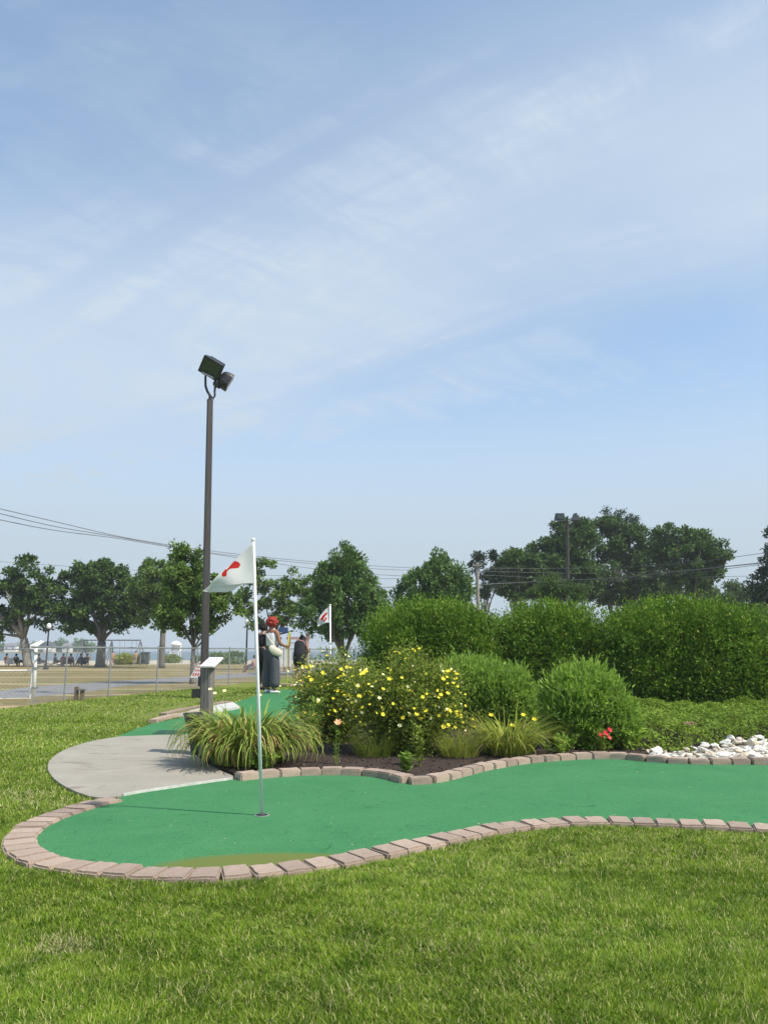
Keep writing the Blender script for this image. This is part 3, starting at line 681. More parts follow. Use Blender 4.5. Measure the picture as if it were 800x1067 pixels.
# ================================================================== TREES
def tree(name, base_px, d, ells, label, leaf, leaf_n, leaf_sz, nclump, crad, trunk_r, fork_z, bark, nlimb=9, lean=0, up=.2, stemsfan=False, shoots=0, base_z=0, group='trees along the shore'):
    base = P(base_px, 690, d); base = Vector((base.x, d, base_z)); root = empty(name, base, 0, label, 'tree', group)
    k = d/800.0*1.0; cen = []
    area = sum(e[2]*e[3] for e in ells)
    fork = Vector((lean, 0, fork_z))
    for (ex, ey, rx, ry) in ells:
        c = P(ex, ey, d)-base; m = max(2, int(nclump*rx*ry/area))
        u = rdir(m); rr = rng.uniform(.25, 1, m)**.45
        q = u*rr[:, None]*np.array([[rx*k, min(rx, ry*1.2)*k*.85, ry*k]])+np.array([[c.x, c.y, c.z]])
        cen.append(q)
    cen = np.concatenate(cen); m = len(cen); per = leaf_n//m
    cr = crad*rng.uniform(.65, 1.35, m)
    Pn = np.repeat(cen, per, 0); c_r = np.repeat(cr, per)[:, None]
    off = rdir(len(Pn))*rng.random((len(Pn), 1))**.5*c_r; off[:, 2] *= .62+shoots; off[:, 2] -= .25*(off[:, 0]**2+off[:, 1]**2)/c_r[:, 0]
    base_l = Pn+off; n = len(base_l)
    T = nrm(off/c_r*.8+np.array([[0, 0, up]])+rng.normal(0, .6, (n, 3)))
    v, f = leaves(base_l, T, nrm(np.array([[0, 0, 1.]])+rng.normal(0, .6, (n, 3))), leaf_sz*rng.uniform(.6, 1.4, n), leaf_sz*.62*rng.uniform(.7, 1.3, n))
    link('crown', np_mesh('crown', v, f, leaf), root)
    mb = MB()
    mb.tube([(0, 0, -.05), (lean*.12, 0, fork_z*.12), (lean*.5, 0, fork_z*.55), tuple(fork)], [trunk_r*1.35, trunk_r*1.05, trunk_r*.92, trunk_r*.85], 10)
    order = list(range(m)); random.shuffle(order)
    zs = fork_z
    for j in range(nlimb):
        t = Vector(cen[order[j % m]])
        st = fork.copy() if stemsfan or j < 4 else Vector((0, 0, 0)).lerp(fork, random.uniform(.8, 1))
        r0 = trunk_r*random.uniform(.38, .62)
        horiz = Vector((t.x-st.x, t.y-st.y, 0)); mid = st+horiz*.42+Vector((0, 0, (t.z-st.z)*.5)); 
        mid += Vector((random.gauss(0, .12), random.gauss(0, .12), random.gauss(0, .1)))
        pts = [st, st.lerp(mid, .5)+Vector((0, 0, .05*horiz.length)), mid, mid.lerp(t, .5), t]
        mb.tube(pts, [r0, r0*.8, r0*.6, r0*.38, r0*.14], 6)
        for s in range(3):
            t2 = Vector(cen[min(range(m), key=lambda i: (Vector(cen[i])-mid).length*random.uniform(.6, 1.4))])
            mb.tube([mid, mid.lerp(t2, .5)+Vector((random.gauss(0, .1), 0, random.gauss(.1, .1))), t2], [r0*.42, r0*.26, r0*.08], 5)
    mb.build('trunk', bark, root, smooth=True); return root
tree('maple_tree', 30, 60, [(30, 605, 24, 26), (8, 625, 26, 26), (35, 632, 18, 20), (50, 615, 10, 18), (-8, 648, 22, 20), (-20, 620, 20, 25)], 'maple with a leaning pale forked trunk behind the white gate post', M['leaf_oak'], 15000, .27, 165, .44, .34, 2.1, M['bark_pale'], 10, lean=-.5, stemsfan=True)
tree('maple_tree', 105, 60, [(100, 608, 34, 24), (75, 620, 26, 26), (130, 620, 24, 26), (105, 632, 46, 22), (65, 645, 20, 16), (135, 645, 18, 14), (112, 600, 30, 16), (90, 655, 14, 8)], 'wide dark maple whose stems fan out above a short trunk near the swing set', M['leaf_oak'], 22000, .27, 240, .44, .36, 1.9, M['bark'], 13, stemsfan=True)
tree('young_tree', 168.5, 56, [(165, 600, 22, 22), (160, 622, 26, 22), (178, 610, 18, 28), (158, 642, 18, 12)], 'slim tree with bare forked trunk beside the white lifeguard chair', M['leaf_mid'], 13000, .24, 140, .40, .22, 2.6, M['bark'], 9, stemsfan=True)
tree('young_tree', 201, 29.5, [(198, 590, 14, 26), (190, 612, 24, 24), (215, 620, 26, 24), (200, 640, 36, 20), (232, 632, 20, 16), (175, 640, 14, 14), (186, 578, 8, 12)], 'upright leafy tree with thin straight trunk just behind the floodlight pole', M['leaf_mid'], 17000, .14, 230, .18, .085, 1.35, M['bark'], 14, shoots=.3)
tree('loose_tree', 283, 50, [(272, 600, 14, 20), (262, 622, 12, 16), (290, 625, 18, 18), (305, 608, 12, 16), (300, 640, 16, 12), (262, 645, 10, 10), (320, 612, 10, 18)], 'open airy tree with thin bare branches behind the woman with red hair', M['leaf_mid'], 7500, .22, 100, .36, .17, 1.6, M['bark'], 10, stemsfan=True)
tree('pear_tree', 358, 40, [(360, 588, 15, 22), (368, 600, 22, 24), (345, 605, 18, 24), (360, 625, 38, 26), (340, 640, 30, 22), (385, 635, 20, 28), (360, 650, 40, 16)], 'dense upright tree with pointed top behind the farther flag', M['leaf_pear'], 30000, .17, 300, .28, .17, .9, M['bark'], 14, shoots=.45, up=.6)
tree('pear_tree', 455, 44, [(455, 592, 14, 18), (462, 605, 22, 22), (440, 612, 22, 22), (478, 615, 16, 24), (430, 625, 22, 16), (455, 640, 40, 24)], 'rounded bushy tree rising behind the nearest hedge bush', M['leaf_pear'], 25000, .18, 250, .30, .18, 1.2, M['bark'], 12, shoots=.4, up=.6)
tree('scrub_pine', 505, 62, [(500, 582, 9, 7), (512, 578, 8, 6), (508, 598, 9, 6), (518, 600, 8, 14), (495, 590, 7, 6), (505, 615, 12, 7)], 'thin ragged pine with sky showing through beside the utility pole', M['leaf_grey'], 4200, .20, 46, .42, .13, 3.5, M['bark'], 10)
tree('wood_tree', 540, 66, [(540, 590, 22, 20), (525, 600, 12, 18), (555, 600, 18, 18), (535, 612, 20, 10)], 'low dark tree of the far group, right above the middle hedge bush', M['leaf_oak'], 17000, .29, 130, .58, .2, 2.5, M['bark'], 9, group='far tree group')
tree('wood_tree', 590, 68, [(590, 572, 24, 24), (570, 585, 24, 24), (605, 558, 18, 16), (600, 600, 34, 22), (585, 616, 40, 12), (587, 553, 15, 12), (603, 552, 12, 12)], 'broad dark tree behind the farther floodlight pole', M['leaf_oak'], 26000, .30, 200, .60, .28, 2.5, M['bark'], 10, group='far tree group')
tree('wood_tree', 645, 72, [(628, 560, 24, 22), (652, 570, 24, 26), (640, 600, 40, 24), (672, 592, 22, 26), (640, 548, 16, 10), (630, 615, 50, 14), (675, 614, 30, 14)], 'tallest dark tree in the middle of the far tree group', M['leaf_oak'], 28000, .31, 210, .62, .3, 2.5, M['bark'], 10, group='far tree group')
tree('airy_tree', 646, 90, [(640, 534, 16, 7), (652, 545, 12, 8), (660, 540, 8, 8)], 'sparse pale tree top showing above the tallest dark tree', M['leaf_grey'], 1500, .22, 46, .50, .2, 8, M['bark'], 22, stemsfan=True, group='far tree group')
tree('wood_tree', 716, 66, [(705, 560, 28, 17), (735, 575, 22, 20), (715, 580, 32, 24), (690, 570, 14, 14), (745, 590, 12, 14), (712, 605, 26, 16)], 'rounded dark tree with ragged edge standing apart above the widest hedge bush', M['leaf_oak'], 22000, .29, 190, .54, .28, 2.3, M['bark'], 11, group='far tree group')
tree('spruce_tree', 806, 46, [(806, 566, 7, 18), (804, 590, 14, 12), (802, 608, 24, 10), (800, 625, 32, 12), (806, 645, 38, 14)], 'dark spruce cut off by the edge of the picture', M['leaf_grey'], 15000, .19, 110, .42, .16, 1.0, M['bark'], 8, group='far tree group')
tree('small_tree', 577, 45, [(577, 611, 24, 13), (563, 617, 16, 9), (593, 619, 18, 10)], 'light green low tree top in front of the farther floodlight pole', M['leaf_lime'], 9000, .13, 60, .34, .1, 1.5, M['bark'], 7, group='far tree group')
tree('small_tree', 758, 80, [(752, 622, 24, 16), (780, 625, 22, 14), (735, 630, 16, 10)], 'greyish low bushy tree in the distance above the end of the hedge', M['leaf_lime'], 12000, .26, 60, .8, .15, 1.5, M['bark'], 7, group='far tree group')
tree('small_tree', 792, 38, [(795, 648, 22, 18), (780, 645, 14, 10)], 'leafy green tree behind the far end of the widest hedge bush', M['leaf_mid'], 6000, .13, 40, .34, .1, 1.0, M['bark'], 7, group='far tree group')
tree('small_tree', 690, 78, [(690, 612, 26, 14), (670, 620, 20, 14)], 'dark low tree filling the gap between two tall far trees', M['leaf_oak'], 12000, .29, 60, .85, .2, 1.5, M['bark'], 7, group='far tree group')

# ================================================================== FLAG, CUP, LAMPS, SIGN
def flagpole(px0, py0, px1, py1, d, label, r=.0128, base=None):
    b = Vector(base) if base else G(px0, py0, .012); top = P(px1, py1, d)
    root = empty('golf_flag', b, 0, label, 'flag'); t = top-b
    mb = MB(); mb.tube([(0, 0, 0), t*.5, t], [r, r, r*.9], 10); mb.ball(t, r*1.25, 2); mb.build('pole', M['pole_white'], root, smooth=True)
    return root, b, t
def cloth(root, b, d, hoist_t, hoist_b, tip, nu, nv, emblems, ripple, fold=None):
    """px outline -> a rippling cloth at its own depth"""
    top = [P(*q, d) for q in catmull2(hoist_t)]; bot = [P(*q, d) for q in catmull2(hoist_b)]
    def samp(L, u):
        s = u*(len(L)-1); i = min(int(s), len(L)-2); return L[i].lerp(L[i+1], s-i)
    vs, pxs = [], []
    for i in range(nu+1):
        u = i/nu; a, c = samp(top, u), samp(bot, u)
        for j in range(nv+1):
            w = j/nv; p = a.lerp(c, w)
            p = p+Vector((0, ripple*u**.6*(math.sin(u*7+w*2.5)+.35*math.sin(u*15-w*4+1)), 0)); vs.append(p-b)
    fs, mi = [], []
    for i in range(nu):
        for j in range(nv):
            q = [i*(nv+1)+j, (i+1)*(nv+1)+j, (i+1)*(nv+1)+j+1, i*(nv+1)+j+1]; fs.append(q)
            c = sum((vs[k] for k in q), Vector())/4+b; r = c-Vector((0, 0, H)); cx = r.x/(r.y*CP+r.z*SP)*800+400; cy = 533.5-800*(r.z*CP-r.y*SP)/(r.y*CP+r.z*SP)
            pxs.append((cx, cy))
    pxs = np.array(pxs); m = np.zeros(len(fs), int)
    for poly in emblems: m |= pip(pxs[:, 0], pxs[:, 1], poly).astype(int)
    me = np_mesh('cloth', [tuple(v) for v in vs], fs, [M['flag'], M['flag_red']], True, m); o = link('cloth', me, root)
    md = o.modifiers.new('thick', 'SOLIDIFY'); md.thickness = .0015
    return o
def catmull2(p): return [(v.x, v.y) for v in catmull([Vector((a, b, 0)) for a, b in p], 5)]
r1, b1, t1 = flagpole(273, 849.5, 264, 562.5, 5.58, 'white golf flag with a red mark on its thin pole on the near green')
cloth(r1, b1, 5.575, [(263.8, 566.5), (256, 572.5), (246, 582), (236, 592), (226, 601.5), (217, 611.5), (211, 615.5)], [(265.2, 608), (255, 608.2), (245, 609.3), (235, 610.2), (226, 611.4), (218, 613.8), (211, 616)], 0, 110, 70,
      [[(240.5, 588.5), (244.5, 584.3), (249, 585.8), (250.6, 588.5), (248.6, 592), (240, 592.6), (236.5, 595.5), (235.7, 594.3)], [(236.8, 594), (235.2, 592.8), (231, 597.5), (231.5, 600.8), (235.8, 600.8), (236.5, 596.5)]], .022)
cloth(r1, b1, 5.60, [(254, 608.2), (245, 609.2), (235, 610), (226, 611.4), (218, 613.6), (212, 615.4)], [(246, 612), (243, 615.2), (235, 617.3), (226, 617), (218, 617), (211.5, 616.2)], 0, 30, 8, [], .006)
r2, b2, t2 = flagpole(345, 760, 344, 630.5, 12.0, 'smaller looking white golf flag on the second green beyond the flowering shrub', base=(P(345.5, 700, 12.0).x, 12.0, .03))
cloth(r2, b2, 12.0, [(343.6, 631.5), (338, 636), (333, 643), (330, 647.5)], [(344.3, 649), (340, 649), (335, 651), (331, 653)], 0, 60, 40,
      [[(339.5, 638), (341.5, 639), (337, 644.5), (335.5, 643)], [(337, 640), (338.5, 642.5), (336, 646.5), (333.5, 645.5)], [(339.5, 643), (341, 644), (338, 648), (336.5, 647.5)]], .02)
cup = empty('hole_cup', (b1.x, b1.y, .013), 0, 'small pale rimmed cup in the turf at the foot of the near flag pole', 'golf cup')
mb = MB(); mb.tube([(0, 0, .001), (0, 0, .004)], [.047, .047], 24); mb.build('hole', M['grill_dark'], cup)
mb = MB()
for k in range(24):
    a, c = 2*math.pi*k/24, 2*math.pi*(k+1)/24
    mb.add([(math.cos(q)*r, math.sin(q)*r, z) for q in (a, c) for r, z in ((.048, .0), (.048, .003), (.054, .003), (.054, 0))], [(1, 5, 6, 2), (0, 4, 5, 1), (2, 6, 7, 3)])
mb.build('rim', M['lamp_edge'], cup)

# main floodlight pole
ld = 19.4; lb = G(212.5, 727); lb = Vector((lb.x, lb.y, 0)); ld = lb.y
ptop = P(219, 416.5, ld); t = ptop-lb
lamp = empty('floodlight_pole', lb, 0, 'tall dark brown square pole with two tilted floodlights rising behind the tee sign', 'floodlight')
mb = MB(); c45 = Matrix.Rotation(R(28), 3, 'Z'); w0, w1 = .088, .07
vs = [c45@Vector((sx*w0, sy*w0, 0)) for sx, sy in ((-1, -1), (1, -1), (1, 1), (-1, 1))]+[t+c45@Vector((sx*w1, sy*w1, 0)) for sx, sy in ((-1, -1), (1, -1), (1, 1), (-1, 1))]
mb.add(vs, [(0, 1, 2, 3), (7, 6, 5, 4), (0, 1, 5, 4), (1, 2, 6, 5), (2, 3, 7, 6), (3, 0, 4, 7)]); mb.build('pole', M['pole'], lamp, bevel=.008)
mb = MB(); mb.box((0, 0, .06), (.34, .34, .12), c45); mb.box((-.16, -.1, .12), (.22, .2, .22)); mb.build('base', M['lamp_body'], lamp, bevel=.01)
mb = MB(); mb.box((-.09, -.1, .42), (.1, .08, .25)); mb.build('junction_box', M['lamp_body'], lamp, bevel=.008)
def LP(px, py, dy=0): return P(px, py, ld+dy)-lb
mb = MB(); mb.tube([t, t+Vector((0, 0, .12))], [.045, .045], 10); mb.tube([LP(219.5, 413), LP(216, 407.5), LP(214.3, 402), LP(214.2, 395), LP(214.4, 390)], [.035, .035, .035, .033, .03], 8)
mb.tube([LP(219.5, 413), LP(222.5, 415), LP(224, 412), LP(223.8, 406)], [.035, .03, .03, .028], 8); mb.tube([LP(223.8, 408), LP(224.2, 403), LP(228, 402.5)], [.03, .04, .06], 8); mb.build('bracket', M['lamp_body'], lamp)
# head 1: deep box seen from below with its lens toward the lower right
def head(name, c, ax, upv, w, h, dp, label=None):
    ax = Vector(ax).normalized(); s = ax.cross(Vector(upv)).normalized(); u = s.cross(ax).normalized(); m = Matrix((s, ax, u)).transposed(); c = Vector(c)
    root = link(name, None, lamp) if False else None
    mb = MB(); fr, bk = 1.0, .72
    q = [(-w/2*bk, -dp/2, -h/2*bk), (w/2*bk, -dp/2, -h/2*bk), (w/2*bk, -dp/2, h/2*bk), (-w/2*bk, -dp/2, h/2*bk), (-w/2, dp*.25, -h/2), (w/2, dp*.25, -h/2), (w/2, dp*.25, h/2), (-w/2, dp*.25, h/2), (-w/2, dp/2, -h/2), (w/2, dp/2, -h/2), (w/2, dp/2, h/2), (-w/2, dp/2, h/2)]
    mb.add([c+m@Vector(p) for p in q], [(0, 1, 2, 3), (0, 1, 5, 4), (1, 2, 6, 5), (2, 3, 7, 6), (3, 0, 4, 7), (4, 5, 9, 8), (5, 6, 10, 9), (6, 7, 11, 10), (7, 4, 8, 11), (8, 9, 10, 11)])
    hb = mb.build(name, M['lamp_body'], lamp, bevel=.015)
    g = MB(); g.box(c+ax*(dp/2+.006), (w*.86, .01, h*.84), m); g.build('glass', M['glass'], hb)
    g = MB()
    for sx, sz, ww, hh in ((0, -.47, w*1.0, .035), (0, .47, w, .035), (-.475, 0, .035, h), (.475, 0, .035, h)): g.box(c+ax*(dp/2+.004)+m@Vector((sx*w, 0, sz*h)), (ww, .022, hh), m)
    g.build('rim', M['lamp_edge' if name == 'lamp_head_pale' else 'lamp_body'], hb)
    return hb, m
head('lamp_head', LP(222.3, 382.6, -.05), (-.25, -.90, -.55), (.5, -.25, .8), .60, .50, .34)
mb = MB(); mb.box(LP(216.6, 391.2, -.14), (.36, .07, .05), Matrix.Rotation(R(26), 3, 'Y')); mb.build('visor_lip', M['lamp_edge'], lamp, bevel=.008)
# head 2: rounded shell turned away
def shell(c, ax, upv, w, h, dp):
    ax = Vector(ax).normalized(); s = ax.cross(Vector(upv)).normalized(); u = s.cross(ax).normalized(); m = Matrix((s, ax, u)).transposed(); mb = MB(); N = 20; rings = ((-.5, .45), (-.46, .62), (-.34, .80), (-.12, .93), (.2, .99), (.5, 1.0))
    vs = []
    for dy, k in rings:
        for q in range(N):
            a = 2*math.pi*q/N; ca, sa = math.cos(a), math.sin(a); e = .62
            vs.append(Vector(c)+m@Vector((math.copysign(abs(ca)**e, ca)*w/2*k, dy*dp, math.copysign(abs(sa)**e, sa)*h/2*k)))
    fs = [(i*N+k, i*N+(k+1) % N, (i+1)*N+(k+1) % N, (i+1)*N+k) for i in range(len(rings)-1) for k in range(N)]+[tuple(range(N))[::-1], tuple((len(rings)-1)*N+k for k in range(N))]
    mb.add(vs, fs); hb = mb.build('lamp_head', M['lamp_body'], lamp, smooth=False)
    g = MB(); g.box(Vector(c)+ax*(dp*.5+.008), (w*.86, .012, h*.84), m); g.build('glass', M['lamp_edge'], hb, bevel=.004)
    g = MB(); g.box(Vector(c)-ax*dp*.34-u*h*.44, (w*.5, .24, h*.22), m); g.build('ballast_box', M['lamp_body'], hb, bevel=.02)
shell(LP(234.3, 396.3, .15), (.84, .27, -.47), (.5, .1, .8), .50, .50, .32)

# farther floodlight pole
fb = P(591, 690, 50); fb = Vector((fb.x, 50, 0)); ft = P(591, 543, 50)-fb
lamp2 = empty('floodlight_pole', fb, 0, 'distant floodlight pole with crossbar standing among the far trees', 'floodlight')
mb = MB(); mb.tube([(0, 0, 0), ft], [.13, .1], 8); mb.build('pole', M['pole'], lamp2)
mb = MB(); mb.box(ft-Vector((0, 0, .35)), (.75, .1, .1)); mb.tube([ft+Vector((-.5, 0, -.3)), ft+Vector((-.5, 0, .15))], .03, 6); mb.tube([ft+Vector((.5, 0, -.3)), ft+Vector((.5, 0, .1))], .03, 6); mb.build('crossbar', M['pole'], lamp2)
mb = MB(); c = P(583, 539, 50)-fb; mb.add([c+Vector(p) for p in ((-.36, -.2, -.28), (.36, -.2, -.28), (.36, .25, -.2), (-.36, .25, -.2), (-.26, -.12, .25), (.26, -.12, .25), (.26, .2, .25), (-.26, .2, .25))], [(0, 1, 2, 3), (7, 6, 5, 4), (0, 1, 5, 4), (1, 2, 6, 5), (2, 3, 7, 6), (3, 0, 4, 7)]); hb = mb.build('lamp_head', M['lamp_body'], lamp2, bevel=.02)
g = MB(); g.box(c+Vector((0, -.18, .0)), (.48, .02, .28), Matrix.Rotation(R(-10), 3, 'X')); g.build('glass', M['glass'], hb)
mb = MB(); c = P(599.5, 539.5, 50)-fb; mb.add([c+Vector(p) for p in ((-.3, -.2, -.2), (.3, -.2, -.2), (.34, .25, -.2), (-.34, .25, -.2), (0, -.1, .3), (.05, -.1, .3), (.1, .2, .28), (-.1, .2, .28))], [(0, 1, 2, 3), (7, 6, 5, 4), (0, 1, 5, 4), (1, 2, 6, 5), (2, 3, 7, 6), (3, 0, 4, 7)]); hb = mb.build('lamp_head', M['lamp_body'], lamp2, bevel=.02)
g = MB(); g.box(c+Vector((0, .1, -.21)), (.44, .3, .02)); g.build('glass', M['glass'], hb)

# tee sign
sb = Vector((P(217, 700, 9.15).x, 9.15, .02))
sg = empty('tee_sign', sb, R(-16), 'grey weathered wooden post carrying a slanted white sign board', 'sign')
mb = MB(); mb.box((0, 0, .50), (.118, .118, 1.02)); mb.build('post', M['wood'], sg, bevel=.008)
mb = MB(); mb.box((.03, .02, 1.045), (.185, .25, .022), Matrix.Rotation(R(24), 3, 'X')); mb.build('board', M['white_paint'], sg, bevel=.004)
mb = MB(); mb.box((.04, .02, 1.02), (.11, .14, .03), Matrix.Rotation(R(24), 3, 'X')); mb.build('bracket', M['wood'], sg)
# green basket by the post
gb = P(206, 780, 9.3); bk = empty('mesh_basket', (gb.x, 9.3, .02), 0, 'dark green tapered mesh basket tucked between post and daylily clump', 'basket')
mb = MB(); N = 16; vs = []
for z, r in ((0, .075), (.2, .10), (.42, .15), (.44, .155), (.44, .142), (.03, .065)):
    vs += [(r*math.cos(2*math.pi*k/N)+z*-.05, r*math.sin(2*math.pi*k/N), z) for k in range(N)]
mb.add(vs, [(i*N+k, i*N+(k+1) % N, (i+1)*N+(k+1) % N, (i+1)*N+k) for i in range(5) for k in range(N)]+[tuple(range(N))[::-1], tuple(5*N+k for k in range(N))]); mb.build('body', M['green_bin'], bk)
mb = MB(); pts = [(.155*math.cos(2*math.pi*k/20)-.022, .155*math.sin(2*math.pi*k/20), .45) for k in range(21)]; mb.tube(pts, .01, 6); mb.build('rim', M['green_bin'], bk)

# ================================================================== FENCE
FH = 1.30
fr = empty('chain_link_fence', (fenceline[1][0], fenceline[1][1], 0), 0, 'long galvanised chain link fence between the lawn and the road', 'fence'); o0 = Vector((fenceline[1][0], fenceline[1][1], 0))
fpts = [Vector((x, y, 0)) for x, y in fenceline[1:]]+[Vector((9, 62, 0)), Vector((24, 66, 0))]
rail = MB(); wire = MB(); cum = 0; posts = []
for i, (a, b) in enumerate(zip(fpts, fpts[1:])):
    L = (b-a).length; t = (b-a)/L; rail.tube([a+Vector((0, 0, FH-.02))-o0, b+Vector((0, 0, FH-.02))-o0], .021, 6)
    k = max(1, round(L/2.9)) if L > 4 else 1
    posts += [a+t*(L*j/k) for j in range(k)]
    if i < 7:
        sp = .085 if i < 5 else .14; n = int((L+FH)/sp)
        for j in range(n):
            s = j*sp
            for sgn in (1, -1):
                # clip one diagonal to the panel
                lo, hi = max(0, s-FH), min(L, s)
                if hi-lo < .05: continue
                z0, z1 = (s-hi, s-lo); za, zb = (z1, z0)
                if sgn < 0: za, zb = FH-.03-za, FH-.03-zb
                wire.tube([a+t*lo+Vector((0, 0, min(FH-.03, max(.02, za))))-o0, a+t*hi+Vector((0, 0, min(FH-.03, max(.02, zb))))-o0], .0019 if i < 5 else .0026, 3, cap=False)
rail.build('top_rail', M['galv'], fr); wire.build('mesh', M['wire'], fr)
for p in posts[1:]:
    mb = MB(); mb.tube([p-o0, p-o0+Vector((0, 0, FH+.01))], .022, 8); mb.ball(p-o0+Vector((0, 0, FH+.015)), .027, 1); mb.build('post', M['galv'], fr)
gp0 = Vector((G(35.2, 733).x, G(35.2, 733).y, 0)); gt = P(38, 674.5, gp0.y)-gp0
gate = empty('gate_post', gp0, 0, 'thick white painted gate post leaning slightly at the end of the chain link fence', 'post')
mb = MB(); mb.tube([(0, 0, 0), gt], [.038, .038], 12); mb.ball(gt, .044, 2); mb.build('shaft', M['white_paint'], gate, smooth=True)
mb = MB()
for z in (.35, .8, 1.15):
    c = gt*(z/gt.z); mb.tube([c-Vector((0, 0, .025)), c+Vector((0, 0, .025))], [.058, .058], 12); mb.box(c+Vector((.06, 0, 0)), (.08, .03, .04))
mb.build('hinge', M['galv'], gate)
gl = empty('field_gate', gp0+Vector((-.09, 0, 0)), 0, 'closed metal gate with a white middle rail and wire infill left of the white post', 'gate')
gd = Vector((-3.6, -1.3, 0)).normalized()
mb = MB()
for z, r in ((.75, .016), (.12, .008)): mb.tube([(0, 0, z), gd*3.4+Vector((0, 0, z))], r, 8)
mb.tube([(0, 0, .1), (0, 0, .77)], .02, 8); mb.tube([gd*3.4+Vector((0, 0, .1)), gd*3.4+Vector((0, 0, .77))], .02, 8); mb.tube([gd*1.7+Vector((0, 0, .12)), gd*1.7+Vector((0, 0, .75))], .014, 6); mb.build('frame', M['white_paint'], gl)
mb = MB()
for j in range(40):
    s = j*.1
    for sgn in (1, -1):
        lo, hi = max(0, s-.63), min(3.4, s)
        if hi-lo < .05: continue
        za, zb = s-lo, s-hi
        if sgn < 0: za, zb = .63-za, .63-zb
        mb.tube([gd*lo+Vector((0, 0, .12+za)), gd*hi+Vector((0, 0, .12+zb))], .0018, 3, cap=False)
mb.build('mesh', M['wire'], gl)
# second, farther fence on the left (top rail at eye level across the beach)
f2 = empty('beach_fence', (-24, 44, 0), 0, 'distant thin rail fence crossing behind the leaning maple', 'fence')
mb = MB(); mb.tube([(-10, 0, 1.28), (4.2, 0, 1.28)], .03, 6); mb.build('top_rail', M['galv'], f2)
for k in range(6): mb = MB(); mb.tube([(-9.5+k*2.7, 0, 0), (-9.5+k*2.7, 0, 1.28)], .03, 6); mb.build('post', M['galv'], f2)
# stubby wooden posts on the lawn
sp_ = G(83, 730); st = empty('stub_posts', (sp_.x, sp_.y, 0), 0, 'pair of short dark wooden posts with a small board on the lawn', 'stub posts')
mb = MB(); mb.box((-.085, 0, .165), (.085, .085, .33)); mb.build('post', M['wood_brown'], st, bevel=.006)
mb = MB(); mb.box((.06, 0, .12), (.085, .085, .24)); mb.build('post', M['wood_brown'], st, bevel=.006)
mb = MB(); mb.box((.055, -.01, .262), (.17, .13, .04)); mb.build('board', M['wood'], st, bevel=.004)
# leaning white notice on the fence
nb = P(205, 700, 24.2); nt_ = empty('notice_board', (nb.x, 24.2, .38), 0, 'white notice board with red lettering tilted on the fence beside the floodlight pole', 'sign')
sh = lambda x, z: Vector((x+z*.36, -.0, z))
mb = MB(); q = [sh(-.2, 0), sh(.2, 0), sh(.1, .5), sh(-.1, .5)]; mb.add([p+Vector((0, y, 0)) for y in (-.012, .012) for p in q], [(0, 1, 2, 3), (7, 6, 5, 4), (0, 4, 5, 1), (1, 5, 6, 2), (2, 6, 7, 3), (3, 7, 4, 0)]); mb.build('board', M['white_paint'], nt_)
mb = MB()
for z, h, n in ((.055, .09, 4), (.19, .06, 5), (.30, .06, 4), (.40, .05, 2)):
    w = (.4-.2*(z/.5))*.8
    for k in range(n):
        x0 = -w/2+k*w/n; mb.add([sh(x0, z)+Vector((0, -.015, 0)), sh(x0+w/n*.7, z)+Vector((0, -.015, 0)), sh(x0+w/n*.7, z+h)+Vector((0, -.015, 0)), sh(x0, z+h)+Vector((0, -.015, 0))], [(0, 1, 2, 3)])
mb.build('lettering', M['sign_red'], nt_)

# ================================================================== WIRES AND UTILITY POLES
def utility(px, pytop, d, label, r=.16):
    b = P(px, 690, d); b = Vector((b.x, d, 0)); hgt = (P(px, pytop, d)).z; root = empty('utility_pole', b, 0, label, 'utility pole')
    mb = MB(); mb.tube([(0, 0, 0), (0, 0, hgt)], [r, r*.75], 8); mb.build('pole', M['utility'], root)
    mb = MB(); mb.box((0, -.16, hgt-.25), (.7, .1, .10)); mb.build('crossarm', M['utility'], root)
    mb = MB()
    for x in (-.3, 0, .3): mb.tube([(x, -.16, hgt-.20), (x, -.16, hgt-.05)], [.05, .035], 6)
    mb.build('insulators', M['galv'], root); return root
utility(499, 586, 58, 'pale wooden utility pole beside the ragged pine')
utility(548, 603, 76, 'thin distant utility pole showing under the low dark tree', .13)
WIRES = [
 ('topmost overhead cable at the left, sagging past the slim trees', [(-40, 520, 28), (0, 530, 30), (60, 544, 34), (120, 558, 38), (165, 566, 42), (220, 574, 46), (300, 583, 51), (380, 589, 55), (440, 592, 57), (499, 592, 58), (600, 592, 58), (700, 588, 52), (790, 577, 46), (840, 570, 43)]),
 ('second overhead cable from the top, crossing the dark trees at the right', [(-40, 524, 28.3), (0, 535, 30.3), (60, 549, 34), (120, 559, 38.2), (165, 567, 42.2), (220, 576, 46), (300, 585, 51), (380, 592, 55.3), (440, 594.5, 57.3), (499, 595, 58.3), (600, 597.5, 58.3), (700, 595, 52.3), (790, 586.5, 46.3), (840, 581, 43.3)]),
 ('lowest overhead cable at the left, ending behind the upright tree', [(-40, 532, 28.6), (0, 541.5, 30.6), (60, 553, 34.3), (120, 560.5, 38.4), (165, 568, 42.4), (260, 583, 49), (340, 594, 53), (420, 600, 57), (499, 599, 58.6), (600, 604, 58.5), (700, 599, 52.5), (790, 588.5, 46.5), (840, 584, 43.5)]),
 ('thin far cable between the two maples', [(-40, 582, 75), (40, 588, 75), (120, 593, 75), (200, 597, 75), (300, 600, 75), (400, 603, 75), (499, 601, 72), (620, 605, 70), (700, 602, 66), (790, 600, 62), (840, 598, 60)]),
 ('thick low cable passing behind the dense upright tree', [(180, 601, 60), (300, 610, 60), (380, 612, 60), (440, 611, 59), (499, 609, 58.5), (560, 606, 58.5), (640, 602, 54), (700, 596, 50), (760, 590, 47), (840, 582, 43.8)]),
]
